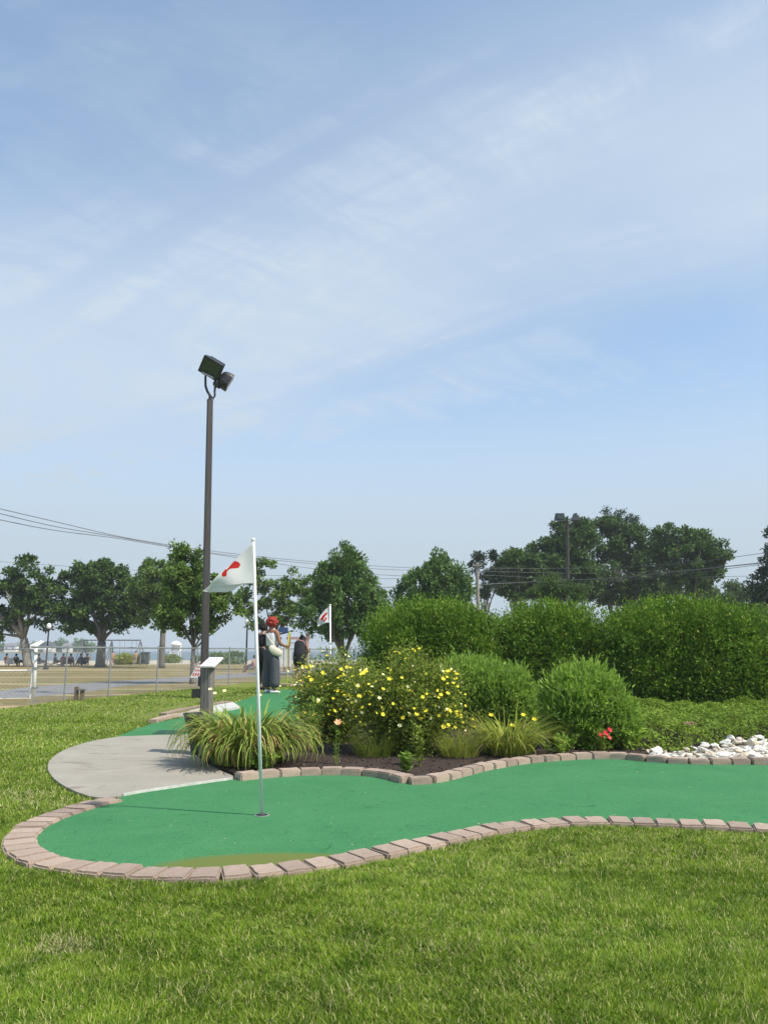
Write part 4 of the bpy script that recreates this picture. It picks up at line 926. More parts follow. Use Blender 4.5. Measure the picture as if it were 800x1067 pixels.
for lab, pts in WIRES:
    w = catmull([P(*p) for p in pts], 5); mb = MB(); o = w[0].copy()
    mb.tube([p-o for p in w], .017 if 'thick' not in lab else .026, 5); ob = mb.build('overhead_cable', M['cable'], None, loc=o); tag(ob, lab, 'cable', 'overhead cables')

# ================================================================== PEOPLE
def skin_mesh(name, V, E, RAD, mat, sub=2, extra=None):
    me = bpy.data.meshes.new(name); me.from_pydata([tuple(v) for v in V], E, [])
    o = bpy.data.objects.new(name, me); COL.objects.link(o)
    sk = o.modifiers.new('skin', 'SKIN'); sk.use_smooth_shade = True
    for i, d in enumerate(me.skin_vertices[0].data):
        r = RAD[i]; d.radius = r if isinstance(r, tuple) else (r, r); d.use_root = (i == 0)
    sd = o.modifiers.new('sub', 'SUBSURF'); sd.levels = sub; sd.render_levels = sub
    dg = bpy.context.evaluated_depsgraph_get(); dg.update()
    out = bpy.data.meshes.new_from_object(o.evaluated_get(dg)); out.name = name
    bpy.data.objects.remove(o); bpy.data.meshes.remove(me)
    out.materials.clear(); out.materials.append(mat)
    out.polygons.foreach_set('use_smooth', [True]*len(out.polygons)); return out
def join_meshes(name, mes, mat):
    bm = bmesh.new()
    for m in mes: bm.from_mesh(m)
    me = bpy.data.meshes.new(name); bm.to_mesh(me); bm.free(); me.materials.append(mat)
    me.polygons.foreach_set('use_smooth', [True]*len(me.polygons)); return me
def chain(V, E, Rr, pts, rads, root):
    p = root
    for q, r in zip(pts, rads): V.append(Vector(q)); Rr.append(r); E.append((p, len(V)-1)); p = len(V)-1
    return p
def hand_chains(w, d, side):
    """five separate bent fingers from a wrist w along direction d; side = thumb side vector"""
    d = Vector(d).normalized(); s = Vector(side); s = (s-d*s.dot(d)).normalized(); n = d.cross(s); w = Vector(w); out = []
    for off, L in ((.030, .070), (.010, .078), (-.010, .072), (-.028, .056)):
        a = w+d*.07+s*off; out.append(([w+d*.04+s*off*.6, a, a+d*L*.5+n*.012, a+d*L*.85+n*.036], [.012, .0095, .0085, .0065]))
    out.append(([w+d*.02+s*.02, w+d*.05+s*.048, w+d*.085+s*.058+n*.012], [.013, .011, .008]))
    return out
def person(loc, rz, label, J, skin, detail=2, group=None):
    """J: joints of the pose (pelvis, chest, neck, head, and per side shoulder/elbow/wrist, hip/knee/ankle/toe)"""
    root = empty('person', loc, rz, label, 'person', group)
    V, E, Rr = [Vector(J['pelvis'])], [], [(.15, .115)]
    wst = chain(V, E, Rr, [Vector(J['pelvis']).lerp(Vector(J['chest']), .45), J['chest']], [(.125, .10), (.145, .105)], 0)
    nk = chain(V, E, Rr, [J['upper'], J['neck']], [(.10, .075), .052], wst)
    hd = chain(V, E, Rr, [J['jaw'], J['head'], J['crown']], [(.060, .068), (.074, .088), (.052, .062)], nk)
    up = nk-1
    for sd in ('L', 'R'):
        chain(V, E, Rr, [J['shoulder'+sd], J['elbow'+sd], J['wrist'+sd]], [.056, .042, .028], up)
        w, el = Vector(J['wrist'+sd]), Vector(J['elbow'+sd]); d = (w-el).normalized()
        chain(V, E, Rr, [w+d*.045, w+d*.08], [(.036, .018), (.034, .014)], len(V)-1)
        chain(V, E, Rr, [J['hip'+sd], J['knee'+sd], J['ankle'+sd], J['toe'+sd]], [.088, .060, .040, .032], 0)
    mes = [skin_mesh('body', V, E, Rr, skin, detail)]
    if detail > 1:
        for sd, sgn in (('L', -1), ('R', 1)):
            w, el = Vector(J['wrist'+sd]), Vector(J['elbow'+sd])
            for pts, rad in hand_chains(w, w-el, J.get('thumb'+sd, (0, 1, 0))):
                v_, e_, r_ = [pts[0]], [], [rad[0]]; chain(v_, e_, r_, pts[1:], rad[1:], 0); mes.append(skin_mesh('finger', v_, e_, r_, skin, 1))
        h = Vector(J['head']); fw = Vector(J['face']).normalized(); sx = fw.cross(Vector((0, 0, 1))).normalized(); uz = sx.cross(fw)
        fm = MB(); fm.ball(h+fw*.098-uz*.015, .018, 2, flat_=(.8, 1, 1.3)); fm.ball(h+fw*.088-uz*.06, .022, 2, flat_=(1.3, .7, .5))
        for q in (-1, 1): fm.ball(h+sx*q*.078-uz*.005, .026, 2, flat_=(.5, .8, 1.2))
        mes.append(fm.mesh('face', skin, True))
    bo = link('body', join_meshes('body', mes, skin), root)
    if detail > 1:
        for q in (-1, 1):
            em = MB(); em.ball(h+fw*.083+sx*q*.031+uz*.012, .012, 2); em.build('eye', M['eye'], root, smooth=True)
    return root
def garment(root, name, pts_chains, mat, sub=2):
    V, E, Rr = [], [], []
    base, br = pts_chains[0][0][0], pts_chains[0][1][0]; V.append(Vector(base)); Rr.append(br); names = {}
    chain(V, E, Rr, pts_chains[0][0][1:], pts_chains[0][1][1:], 0)
    for pts, rad, at_ in pts_chains[1:]: chain(V, E, Rr, pts, rad, at_)
    return link(name, skin_mesh(name, V, E, Rr, mat, sub), root)
def std(h=1.0, bend=0, **kw):
    J = dict(pelvis=(0, 0, .93), chest=(0, 0, 1.24), upper=(0, -.005, 1.37), neck=(0, 0, 1.44), jaw=(0, .02, 1.50), head=(0, .02, 1.575), crown=(0, .005, 1.64), face=(0, 1, 0),
             shoulderL=(-.165, 0, 1.375), elbowL=(-.215, -.02, 1.09), wristL=(-.225, .05, .86), shoulderR=(.165, 0, 1.375), elbowR=(.215, -.02, 1.09), wristR=(.225, .05, .86),
             hipL=(-.088, 0, .86), kneeL=(-.092, .01, .47), ankleL=(-.092, -.02, .08), toeL=(-.105, .13, .035), hipR=(.088, 0, .86), kneeR=(.092, .01, .47), ankleR=(.092, -.02, .08), toeR=(.105, .13, .035), thumbL=(0, 1, 0), thumbR=(0, 1, 0))
    J.update(kw); return {k: tuple(c*h if k not in ('face', 'thumbL', 'thumbR') else c for c in v) for k, v in J.items()}
def shoes(root, J, mat):
    for sd in ('L', 'R'):
        a, t = Vector(J['ankle'+sd]), Vector(J['toe'+sd]); d = Vector((t.x-a.x, t.y-a.y, 0)).normalized(); mb = MB(); m = Matrix((d.cross(Vector((0, 0, 1))), d, Vector((0, 0, 1)))).transposed()
        vs = []
        for y, w, h in ((-.07, .03, .07), (-.04, .04, .095), (.03, .042, .085), (.10, .047, .06), (.16, .042, .045), (.20, .02, .03)):
            for q in range(8):
                an = 2*math.pi*q/8; vs.append(Vector((a.x, a.y, 0))+m@Vector((math.cos(an)*w, y, max(0, h/2+math.sin(an)*h/2))))
        mb.add(vs, [(i*8+k, i*8+(k+1) % 8, (i+1)*8+(k+1) % 8, (i+1)*8+k) for i in range(5) for k in range(8)]+[tuple(range(8))[::-1], tuple(40+k for k in range(8))]); mb.build('shoe', mat, root, smooth=True)
def hairball(root, c, r, mat, fl=(1, 1, 1), lump=.25, sub=4, seed=3):
    mb = MB(); mb.ball(c, r, sub, 0, lump, seed, fl)
    if lump > .2:
        for k in range(46):
            d = Vector((random.gauss(0, 1), random.gauss(0, 1)-.4, random.gauss(.3, .8))).normalized(); mb.ball(Vector(c)+Vector((d.x*fl[0], d.y*fl[1], d.z*fl[2]))*r*.93, r*.24, 2, 0, .3, k)
    return mb.build('hair', mat, root, smooth=True)
def gz(px, d): x = P(px, 700, d).x; return Vector((x, d, float(mound(x, d))+.012))
# woman with red hair: seen from behind, turned to the right
J = std(wristR=(.17, .27, 1.05), elbowR=(.235, .03, 1.10), wristL=(-.20, .16, .92), face=(.35, 1, -.1), toeR=(.12, .14, .035))
w = person(gz(282.5, 17.9), R(-38), 'person with curly red hair in white sleeveless top and wide charcoal trousers', J, M['skin_brown'])
garment(w, 'trousers', [([(0, 0, 1.10), (0, 0, .98), (0, -.01, .89)], [(.138, .112), (.16, .13), (.165, .135)]), ([(.10, 0, .76), (.115, .005, .46), (.12, 0, .10)], [.125, .125, .135], 2), ([(-.10, 0, .76), (-.115, .005, .46), (-.12, 0, .10)], [.125, .125, .135], 2)], M['cloth_charcoal'])
garment(w, 'tank_top', [([(0, 0, 1.00), (0, 0, 1.13), (0, 0, 1.26), (0, -.004, 1.36)], [(.15, .12), (.15, .125), (.172, .135), (.145, .11)]), ([(.095, 0, 1.40)], [(.03, .06)], 3), ([(-.095, 0, 1.40)], [(.03, .06)], 3)], M['cloth_white'])
shoes(w, J, M['shoe_white']); hairball(w, (.0, -.005, 1.60), .128, M['hair_red'], (1, 1, .92), .3)
bag = garment(w, 'crossbody_bag', [([(.10, -.17, 1.05), (.19, -.09, .94), (.28, .06, .85)], [(.03, .06), (.045, .105), (.035, .07)])], M['bag_cream'])
mb = MB(); mb.tube([(.20, -.06, 1.03), (.06, -.135, 1.2), (-.10, -.115, 1.36), (-.12, .02, 1.43), (-.02, .13, 1.28), (.15, .13, 1.08), (.21, .05, .96)], .011, 6); mb.build('strap', M['bag_cream'], bag)
garment(w, 'shoulder_bag', [([(-.19, -.10, 1.33), (-.20, -.12, 1.18), (-.19, -.09, 1.04)], [(.05, .06), (.07, .085), (.045, .06)])], M['cloth_black'])
mb = MB(); wr = Vector(J['wristR']); mb.tube([wr+Vector((.02, .10, .34)), wr+Vector((0, .07, -.02))], [.016, .018], 8); mb.tube([wr+Vector((0, .07, -.02)), wr+Vector((-.07, .16, -.92))], [.008, .007], 6)
mb.ball(wr+Vector((-.07, .18, -.97)), .045, 2, flat_=(1, .5, .5)); club = mb.build('golf_putter', M['yellow_club'], None, loc=(0, 0, 0)); club.matrix_world = Matrix.Translation(w.location) @ Matrix.Rotation(R(-38), 4, 'Z'); tag(club, 'yellow golf putter held by the woman with red hair', 'golf putter')
# companion in black, head bowed, seen from behind
J = std(h=1.0, chest=(0, .10, 1.20), upper=(0, .17, 1.31), neck=(0, .23, 1.36), jaw=(0, .30, 1.36), head=(0, .34, 1.39), crown=(0, .33, 1.45), face=(0, .6, -.8), shoulderL=(-.165, .16, 1.30), shoulderR=(.165, .16, 1.30), elbowL=(-.20, .24, 1.04), elbowR=(.20, .24, 1.04), wristL=(-.06, .40, .90), wristR=(.06, .40, .88))
w2 = person(gz(312, 21), R(-8), 'person in a black dress with dark bun bending forward on the second green', J, M['skin_tan'])
w2.scale = (.90, .90, .90)
garment(w2, 'dress', [([(0, .20, 1.40), (0, .10, 1.24), (0, .03, 1.07), (0, -.02, .93), (0, -.01, .74), (0, 0, .58)], [(.17, .09), (.215, .15), (.20, .15), (.215, .17), (.215, .17), (.20, .16)])], M['cloth_black'])
shoes(w2, J, M['shoe_white']); hairball(w2, (0, .315, 1.40), .105, M['hair_black'], (1, 1, 1), .15); mb = MB(); mb.ball((0, .24, 1.49), .055, 3, 0, .2); mb.build('hair_bun', M['hair_black'], w2, smooth=True)
mb = MB(); mb.tube([(-.17, .10, 1.31), (-.06, .05, 1.37), (.10, .04, 1.33), (.20, .03, 1.20), (.24, .02, 1.10)], [.014]*5, 6); mb.build('strap', M['cloth_pink'], w2)
# third figure behind the first
J = std(h=.97, elbowL=(-.23, .0, 1.08), wristL=(-.25, .08, .84))
w3 = person(gz(273.5, 19.4), R(-30), 'person in dark clothes standing mostly hidden behind the woman with red hair', J, M['skin_tan'])
garment(w3, 'trousers', [([(0, 0, 1.08), (0, 0, .94), (0, -.01, .86)], [(.135, .11), (.155, .125), (.155, .13)]), ([(.09, 0, .74), (.10, 0, .44), (.10, -.01, .10)], [.10, .08, .075], 2), ([(-.09, 0, .74), (-.10, 0, .44), (-.10, -.01, .10)], [.10, .08, .075], 2)], M['cloth_black'])
garment(w3, 'shirt', [([(0, 0, .98), (0, 0, 1.1), (0, 0, 1.22), (0, -.004, 1.33)], [(.14, .11), (.14, .112), (.158, .12), (.12, .09)]), ([(.16, 0, 1.33), (.19, 0, 1.2)], [.07, .065], 3), ([(-.16, 0, 1.33), (-.19, 0, 1.2)], [.07, .065], 3)], M['cloth_black'])
shoes(w3, J, M['cloth_black']); hairball(w3, (0, .0, 1.535), .108, M['hair_black'], (1, 1, 1.05), .1)

# ================================================================== FAR SHORE: SWINGS, CHAIR, PLAY STRUCTURE, BEACH PEOPLE
sd_ = 66
a = P(80, 690, sd_); b = P(151, 690, sd_); z = P(110, 667, sd_).z
sw = empty('swing_set', ((a.x+b.x)/2, sd_, 0), 0, 'blue grey metal swing set with long top bar on the shore grass', 'swing set'); hw = (b.x-a.x)/2-.45
mb = MB(); mb.tube([(-hw, 0, z), (hw, 0, z)], .05, 8); mb.build('top_bar', M['swing_steel'], sw)
for x in (-hw, 0, hw):
    mb = MB()
    for y in (-.9, .9): mb.tube([(x, 0, z), (x+(.35 if x > 0 else -.35 if x < 0 else 0), y, 0)], .04, 6); mb.tube([(x, 0, z), (x-(.25 if x > 0 else -.25 if x < 0 else .25), y, 0)], .04, 6)
    mb.build('leg_frame', M['swing_steel'], sw)
for x in (-1.9, -1.0, .9, 1.9):
    mb = MB(); mb.tube([(x-.2, 0, z), (x-.2, 0, .5)], .012, 4); mb.tube([(x+.2, 0, z), (x+.2, 0, .5)], .012, 4); cs = mb.build('chains', M['swing_steel'], sw); mb = MB(); mb.box((x, 0, .49), (.46, .16, .04)); mb.build('seat', M['cloth_black'], sw)
# lifeguard chair
cd = 84; cb = P(182.5, 690, cd); lc = empty('lifeguard_chair', (cb.x, cd, -.02), 0, 'tall white slatted lifeguard chair with white parasol on the beach', 'lifeguard chair')
mb = MB()
for x in (-.42, .42):
    for y in (-.4, .4): mb.tube([(x*1.25, y*1.3, 0), (x, y, 1.15)], .045, 6)
mb.build('legs', M['white_paint'], lc)
mb = MB(); mb.box((0, 0, 1.17), (.95, .9, .06)); mb.build('seat', M['white_paint'], lc)
mb = MB()
for k in range(4): mb.box((0, .42, 1.3+k*.17), (.9, .04, .12))
mb.box((-.45, .3, 1.5), (.06, .5, .7)); mb.box((.45, .3, 1.5), (.06, .5, .7)); mb.build('backrest', M['white_paint'], lc)
mb = MB()
for k in range(4): mb.box((0, -.5+.02*k, .2+k*.25), (1.05, .05, .08))
mb.build('rungs', M['white_paint'], lc)
def umbrella(root, z, r, hgt, mat, polemat, xo=0):
    mb = MB(); mb.tube([(xo, 0, 0), (xo, 0, z+hgt)], .025, 6); mb.build('pole', polemat, root)
    mb = MB(); N = 12; vs = [(xo, 0, z+hgt)]
    for k, (rr, zz) in enumerate(((.5, .72), (1, 0))):
        vs += [(xo+r*rr*math.cos(2*math.pi*q/N), r*rr*math.sin(2*math.pi*q/N), z+hgt*zz) for q in range(N)]
    vs += [(xo+r*.98*math.cos(2*math.pi*q/N), r*.98*math.sin(2*math.pi*q/N), z-.12) for q in range(N)]
    fs = [(0, 1+q, 1+(q+1) % N) for q in range(N)]+[(1+i*N+q, 1+(i+1)*N+q, 1+(i+1)*N+(q+1) % N, 1+i*N+(q+1) % N) for i in range(2) for q in range(N)]
    mb.add(vs, fs); mb.build('canopy', mat, root)
umbrella(lc, 1.95, .62, .32, M['canopy_white'], M['white_paint'])
# beach parasol left
ub = P(49, 690, 70); bu = empty('beach_parasol', (ub.x, 70, -.03), 0, 'dark grey domed beach parasol behind the white gate post', 'parasol'); umbrella(bu, 1.65, .8, .45, M['umbrella_grey'], M['galv'])
# white tent beside it
tb = P(41.5, 690, 74); tn = empty('pop_up_tent', (tb.x, 74, -.03), 0, 'small white pop-up tent on the beach behind the gate post', 'tent')
mb = MB()
for x in (-.6, .6):
    for y in (-.6, .6): mb.tube([(x, y, 0), (x, y, 1.4)], .025, 5)
mb.build('legs', M['galv'], tn); mb = MB(); mb.add([(-.7, -.7, 1.35), (.7, -.7, 1.35), (.7, .7, 1.35), (-.7, .7, 1.35), (-.7, -.7, 1.75), (.7, -.7, 1.75), (.7, .7, 1.75), (-.7, .7, 1.75), (0, 0, 2.2)], [(0, 1, 5, 4), (1, 2, 6, 5), (2, 3, 7, 6), (3, 0, 4, 7), (4, 5, 8), (5, 6, 8), (6, 7, 8), (7, 4, 8)]); mb.build('canopy', M['canopy_white'], tn)
# globe lamps
def globe_lamp(px, pytop, d, label):
    b = P(px, 690, d); z = P(px, pytop, d).z; root = empty('globe_lamp', (b.x, d, -.03), 0, label, 'street lamp')
    mb = MB(); mb.tube([(0, 0, 0), (0, 0, .5), (0, 0, z-.25)], [.1, .06, .05], 8); mb.box((0, 0, .12), (.26, .26, .24)); mb.build('pole', M['lamp_body'], root)
    mb = MB(); mb.ball((0, 0, z), .18, 3, flat_=(.85, .85, 1.15)); mb.build('globe', M['canopy_white'], root, smooth=True)
    mb = MB(); mb.tube([(0, 0, z-.3), (0, 0, z-.2)], [.08, .14], 8); mb.build('collar', M['lamp_body'], root)
globe_lamp(48.5, 652, 52, 'thin dark street lamp with pale globe between the two maples')
globe_lamp(256.5, 648, 52, 'dark street lamp post standing between near flag pole and upright tree')
# play structure
pd = 46; pb = P(316, 690, pd); k = pd/800
ps = empty('play_structure', (pb.x, pd, -.03), 0, 'reddish wooden play frame with pale pickets and blue panel behind the bending visitor', 'play structure')
def pp(px, py): q = P(px, py, pd); return Vector((q.x-pb.x, 0, q.z+.03))
for px in (301.5, 320.5, 297):
    mb = MB(); top = pp(px, 660 if px > 300 else 672); mb.box((top.x, 0, top.z/2), (.14, .14, top.z)); mb.build('post', M['play_wood'], ps)
mb = MB(); c = pp(311, 665); mb.box((c.x, 0, c.z), (1.42, .1, .15)); c = pp(311, 670); mb.box((c.x, .3, c.z), (1.2, .06, .06)); mb.build('beam', M['play_beam'], ps)
mb = MB(); c = pp(296, 676); mb.box((c.x+.2, .05, c.z), (1.0, .06, .07)); mb.build('rail', M['play_wood'], ps)
for q, px in enumerate((291.5, 294, 297.5, 300, 303, 322.5)):
    mb = MB(); t_ = pp(px, 674); mb.box((t_.x, -.06, t_.z*.5+.15), (.12, .03, t_.z-.3)); mb.build('picket', M['picket'], ps)
mb = MB(); c = pp(297, 659); mb.box((c.x, .4, c.z), (.9, .8, .06), Matrix.Rotation(R(-14), 3, 'Y')); mb.box((c.x-.1, .0, c.z+.15), (.55, .05, .3)); mb.build('blue_panel', M['play_blue'], ps)
mb = MB(); mb.tube([pp(293, 664), pp(291, 668), pp(288, 676), pp(286, 690)], .07, 8); mb.build('slide_rail', M['play_blue'], ps)
# beach people (small)
def sitter(loc, rz, label, top, legs, sk, hair):
    J = std(.95, pelvis=(0, 0, .30), chest=(0, -.06, .60), upper=(0, -.06, .73), neck=(0, -.05, .80), jaw=(0, -.03, .86), head=(0, -.03, .935), crown=(0, -.045, 1.0), shoulderL=(-.165, -.05, .735), elbowL=(-.21, .05, .50), wristL=(-.17, .25, .45), shoulderR=(.165, -.05, .735), elbowR=(.21, .05, .50), wristR=(.17, .25, .45),
            hipL=(-.09, .05, .28), kneeL=(-.11, .42, .50), ankleL=(-.11, .62, .08), toeL=(-.11, .76, .035), hipR=(.09, .05, .28), kneeR=(.11, .42, .50), ankleR=(.11, .62, .08), toeR=(.11, .76, .035))
    r = person(loc, rz, label, J, sk, 1, 'beach visitors')
    garment(r, 'shirt', [([(0, -.01, .28), (0, -.05, .5), (0, -.055, .66)], [(.155, .13), (.15, .12), (.15, .10)]), ([(.15, -.03, .66)], [.07], 2), ([(-.15, -.03, .66)], [.07], 2)], top, 1)
    garment(r, 'shorts', [([(0, 0, .27), (0, .05, .27)], [(.15, .12), (.13, .11)]), ([(.10, .20, .36), (.11, .34, .44)], [.10, .085], 1), ([(-.10, .20, .36), (-.11, .34, .44)], [.10, .085], 1)], legs, 1)
    hairball(r, (0, -.045, .90), .098, hair, lump=.1, sub=2); return r
def beach_chair(loc, rz, label, mat):
    r = empty('beach_chair', loc, rz, label, 'chair', 'low beach chairs')
    mb = MB(); mb.box((0, .05, .17), (.5, .48, .03)); mb.build('seat', mat, r)
    mb = MB(); mb.box((0, -.27, .42), (.5, .03, .56), Matrix.Rotation(R(18), 3, 'X')); mb.build('backrest', mat, r)
    for x in (-.24, .24): mb = MB(); mb.tube([(x, .28, 0), (x, -.1, .2), (x, -.36, .7)], .014, 5); mb.tube([(x, -.28, 0), (x, .25, .2)], .014, 5); mb.build('leg', M['galv'], r)
    return r
cl = ['cloth_black', 'cloth_red', 'cloth_blue', 'cloth_charcoal', 'cloth_white', 'cloth_pink']
seats = [(7, 64, 'black', 'seated beach visitor in black at the far left edge of the shore'), (17, 62, 'black', 'seated beach visitor in dark shirt left of the leaning maple trunk'), (26, 63, 'red', 'seated beach visitor in red beside the leaning maple trunk'),
         (58, 62, 'charcoal', 'seated beach visitor in charcoal just right of the globe lamp'), (66, 63, 'red', 'seated beach visitor in red shirt between globe lamp and swing set'), (74, 62.5, 'charcoal', 'seated beach visitor in grey close to the swing set'), (84, 63, 'blue', 'seated beach visitor in blue beside the wide maple trunk'), (41, 61, 'charcoal', 'seated beach visitor in dark clothes right behind the white gate post'), (91, 64, 'black', 'seated beach visitor in black nearest the wide maple trunk')]
for i, (px, d, c, lab) in enumerate(seats):
    b = P(px, 690, d); sitter((b.x, d, .14-.17+.02), random.uniform(-.9, .9)+(0 if i % 2 else 3.1), lab, M['cloth_'+c], M[random.choice(['cloth_black', 'cloth_blue', 'cloth_charcoal'])], M[random.choice(['skin_tan', 'skin_brown'])], M['hair_black'])
for px, d, m, lab in ((12, 63.5, 'cloth_white', 'empty white low beach chair between the two dark seated visitors'), (36, 63, 'cloth_red', 'red low beach chair beside the leaning trunk'), (54, 64, 'cloth_charcoal', 'dark low beach chair by the globe lamp'), (70, 64, 'bike', 'black low beach chair behind the seated visitor in red'), (79, 63.5, 'cloth_white', 'white low beach chair nearest the swing set'), (63, 61.5, 'cloth_charcoal', 'grey low beach chair in front of the seated group'), (88, 62.5, 'cloth_black', 'black low beach chair close to the wide maple')):
    b = P(px, 690, d); beach_chair((b.x, d, -.03), random.uniform(-2.5, 2.5), lab, M[m])
for px, d, c, lab in ((117, 65.5, 'cloth_blue', 'child in blue on a swing near the middle of the swing set'), (141, 65.5, 'cloth_charcoal', 'child in dark clothes at the end of the swing set')):
    b = P(px, 690, d); J = std(.62); r = person((b.x, d, .12), random.uniform(-.5, .5), lab, J, M['skin_tan'], 1, 'swinging children')
    garment(r, 'clothes', [([(0, 0, .44), (0, 0, .58), (0, 0, .72), (0, 0, .82)], [(.10, .08), (.10, .08), (.10, .08), (.08, .06)]), ([(.06, 0, .34)], [.07], 0), ([(-.06, 0, .34)], [.07], 0)], M[c], 1); hairball(r, (0, 0, .985), .075, M['hair_black'], lump=.1, sub=2)
for px, d, lab in ((151.5, 67, 'dark box shaped bin standing beside the swing set'),):
    b = P(px, 690, d); r = empty('litter_bin', (b.x, d, -.03), 0, lab, 'bin'); mb = MB(); mb.box((0, 0, .55), (.6, .5, .9)); mb.build('body', M['umbrella_grey'], r, bevel=.03); mb = MB(); mb.box((0, 0, 1.05), (.66, .56, .1)); mb.build('lid', M['lamp_body'], r, bevel=.02)
# low beach bushes
def small_bush(px, d, a, h, lab, mat='potentilla'):
    b = P(px, 690, d); shaped_bush('beach_bush', (b.x, d, -.03), a, a*.8, h, 2.2, .06, 60, 18, .16, .16, .07, M[mat], lab, 'bush', 'low bushes on the beach edge', px, stems=False)
small_bush(129, 70, .8, .85, 'round brownish bush behind the swing set', 'lime_tuft')
small_bush(147, 72, .75, .8, 'low green bush at the end of the swing set')
small_bush(178, 78, 1.1, .65, 'low green bush at the foot of the lifeguard chair')
small_bush(226, 72, 1.4, .95, 'long low dark bush seen through the fence right of the floodlight pole', 'leaf_pear'); small_bush(243, 74, 1.3, 1.05, 'dark low bush between the street lamp and the fence post', 'leaf_pear')
small_bush(205, 76, .5, .6, 'small bush behind the notice board', 'leaf_pear')
b = P(264.5, 690, 44); sitter((b.x, 44, -.03), R(70), 'seated visitor in pink on the dry grass behind the near flag pole', M['cloth_pink'], M['cloth_blue'], M['skin_tan'], M['hair_black'])

# headland far across the water
hx = P(67, 690, 420).x
bm = bmesh.new(); bmesh.ops.create_grid(bm, x_segments=40, y_segments=10, size=1)
for v in bm.verts:
    x, y = v.co.x, v.co.y; e = max(0, 1-abs(x)**2.2)*max(0, 1-y*y); v.co = Vector((x*60, y*18, -.4+1.6*e+.6*e*mnoise.noise(Vector((x*4, y*3, 0)))))
me = bpy.data.meshes.new('headland'); bm.to_mesh(me); bm.free(); me.materials.append(M['field']); tag(link('headland', me, None, (hx-30, 420, 0)), kind='structure')
parts = []
for k in range(95):
    x = random.uniform(-62, 16); y = random.uniform(-8, 8); r = random.uniform(1.2, 2.6); hh = random.uniform(2, 7)*(1.1 if -12 < x < 12 else .75)
    n = 130; q = rdir(n)*r*rng.random((n, 1))**.4; q[:, 2] *= hh/r*.5; q += np.array([[x, y, 1+hh*.45]])
    parts.append(leaves(q, rdir(n, .3), rdir(n, .5), rng.uniform(.8, 1.6, n), rng.uniform(.6, 1.2, n)))
v, f = merge(parts); ho = link('headland_wood', np_mesh('headland_wood', v, f, M['leaf_pear'], ), None, (hx, 420, 0)); tag(ho, 'hazy green wood on the far headland across the water', 'wood', kind='stuff')
for dx, w_, lab in ((-4, 5, 'tiny white house on the far headland'), (5.5, 4, 'tiny cream house among trees on the far headland'), (-24, 6, 'tiny pale house at the near end of the far headland')):
    r = empty('house', (hx+dx, 410, .4), 0, lab, 'house'); mb = MB(); mb.box((0, 0, 1.6), (w_, 4, 3.2)); mb.build('wall', M['house'], r)
    mb = MB(); q = [(-w_/2-.2, -2.3, 3.2), (w_/2+.2, -2.3, 3.2), (w_/2+.2, 2.3, 3.2), (-w_/2-.2, 2.3, 3.2), (-w_/2-.2, 0, 4.6), (w_/2+.2, 0, 4.6)]; mb.add(q, [(0, 1, 5, 4), (2, 3, 4, 5), (0, 4, 3), (1, 2, 5), (3, 2, 1, 0)]); mb.build('roof', M['house_roof'], r)
    mb = MB(); [mb.box((x, -2.02, 1.9), (.7, .06, 1.0)) for x in (-w_*.28, w_*.28)]; mb.build('windows', M['glass'], r)

# ================================================================== HAZE
HAZE = 0.0006
mb = MB(); mb.box((0, 740, 6.2), (3100, 1680, 14.8)); hz = mb.build('haze', None); hz.data.materials.clear()
m = bpy.data.materials.new('haze'); m.use_nodes = True; nt = m.node_tree; nt.nodes.clear(); out = nt.nodes.new('ShaderNodeOutputMaterial'); pv = nt.nodes.new('ShaderNodeVolumePrincipled')
pv.inputs['Color'].default_value = (.86, .92, 1, 1); pv.inputs['Density'].default_value = HAZE; pv.inputs['Anisotropy'].default_value = .1
nt.links.new(pv.outputs[0], out.inputs['Volume']); hz.data.materials.append(m); tag(hz, 'pale sea haze over the whole place', 'haze', kind='stuff')

# ================================================================== SKY, SUN, CAMERA
SUN_AZ = math.atan2(.86, -.50); EL = R(52)
sv = Vector((math.sin(SUN_AZ)*math.cos(EL), math.cos(SUN_AZ)*math.cos(EL), math.sin(EL)))
sl = bpy.data.lights.new('sun', 'SUN'); sl.energy = 4.7; sl.angle = R(1.6); sl.color = (1, .94, .83); so = bpy.data.objects.new('sun', sl); COL.objects.link(so); so.rotation_euler = sv.to_track_quat('Z', 'Y').to_euler(); so.location = (20, -12, 30)
W = bpy.data.worlds.new('World'); S.world = W; W.use_nodes = True; nt = W.node_tree; bg = nt.nodes['Background']
sky = nt.nodes.new('ShaderNodeTexSky'); sky.sky_type = 'NISHITA'; sky.sun_disc = False; sky.sun_elevation = EL; sky.sun_rotation = SUN_AZ; sky.air_density = 1.0; sky.dust_density = .6; sky.ozone_density = 3.0; sky.altitude = 0
tc = nt.nodes.new('ShaderNodeTexCoord'); DIR = tc.outputs['Generated']
def vdot(vec):
    n = nt.nodes.new('ShaderNodeVectorMath'); n.operation = 'DOT_PRODUCT'; nt.links.new(DIR, n.inputs[0]); n.inputs[1].default_value = vec; return n.outputs['Value']
def mth(op, a, b=None, c=None, clamp=False):
    n = nt.nodes.new('ShaderNodeMath'); n.operation = op; n.use_clamp = clamp
    for i, v_ in enumerate((a, b, c)):
        if v_ is None: continue
        if isinstance(v_, (int, float)): n.inputs[i].default_value = v_
        else: nt.links.new(v_, n.inputs[i])
    return n.outputs[0]
def band(pa, pb, width, shift=0):
    n = ray(*pa).normalized().cross(ray(*pb).normalized()).normalized(); s = mth('ADD', vdot(n), shift); q = mth('DIVIDE', s, width); return mth('EXPONENT', mth('MULTIPLY', mth('MULTIPLY', q, q), -1))
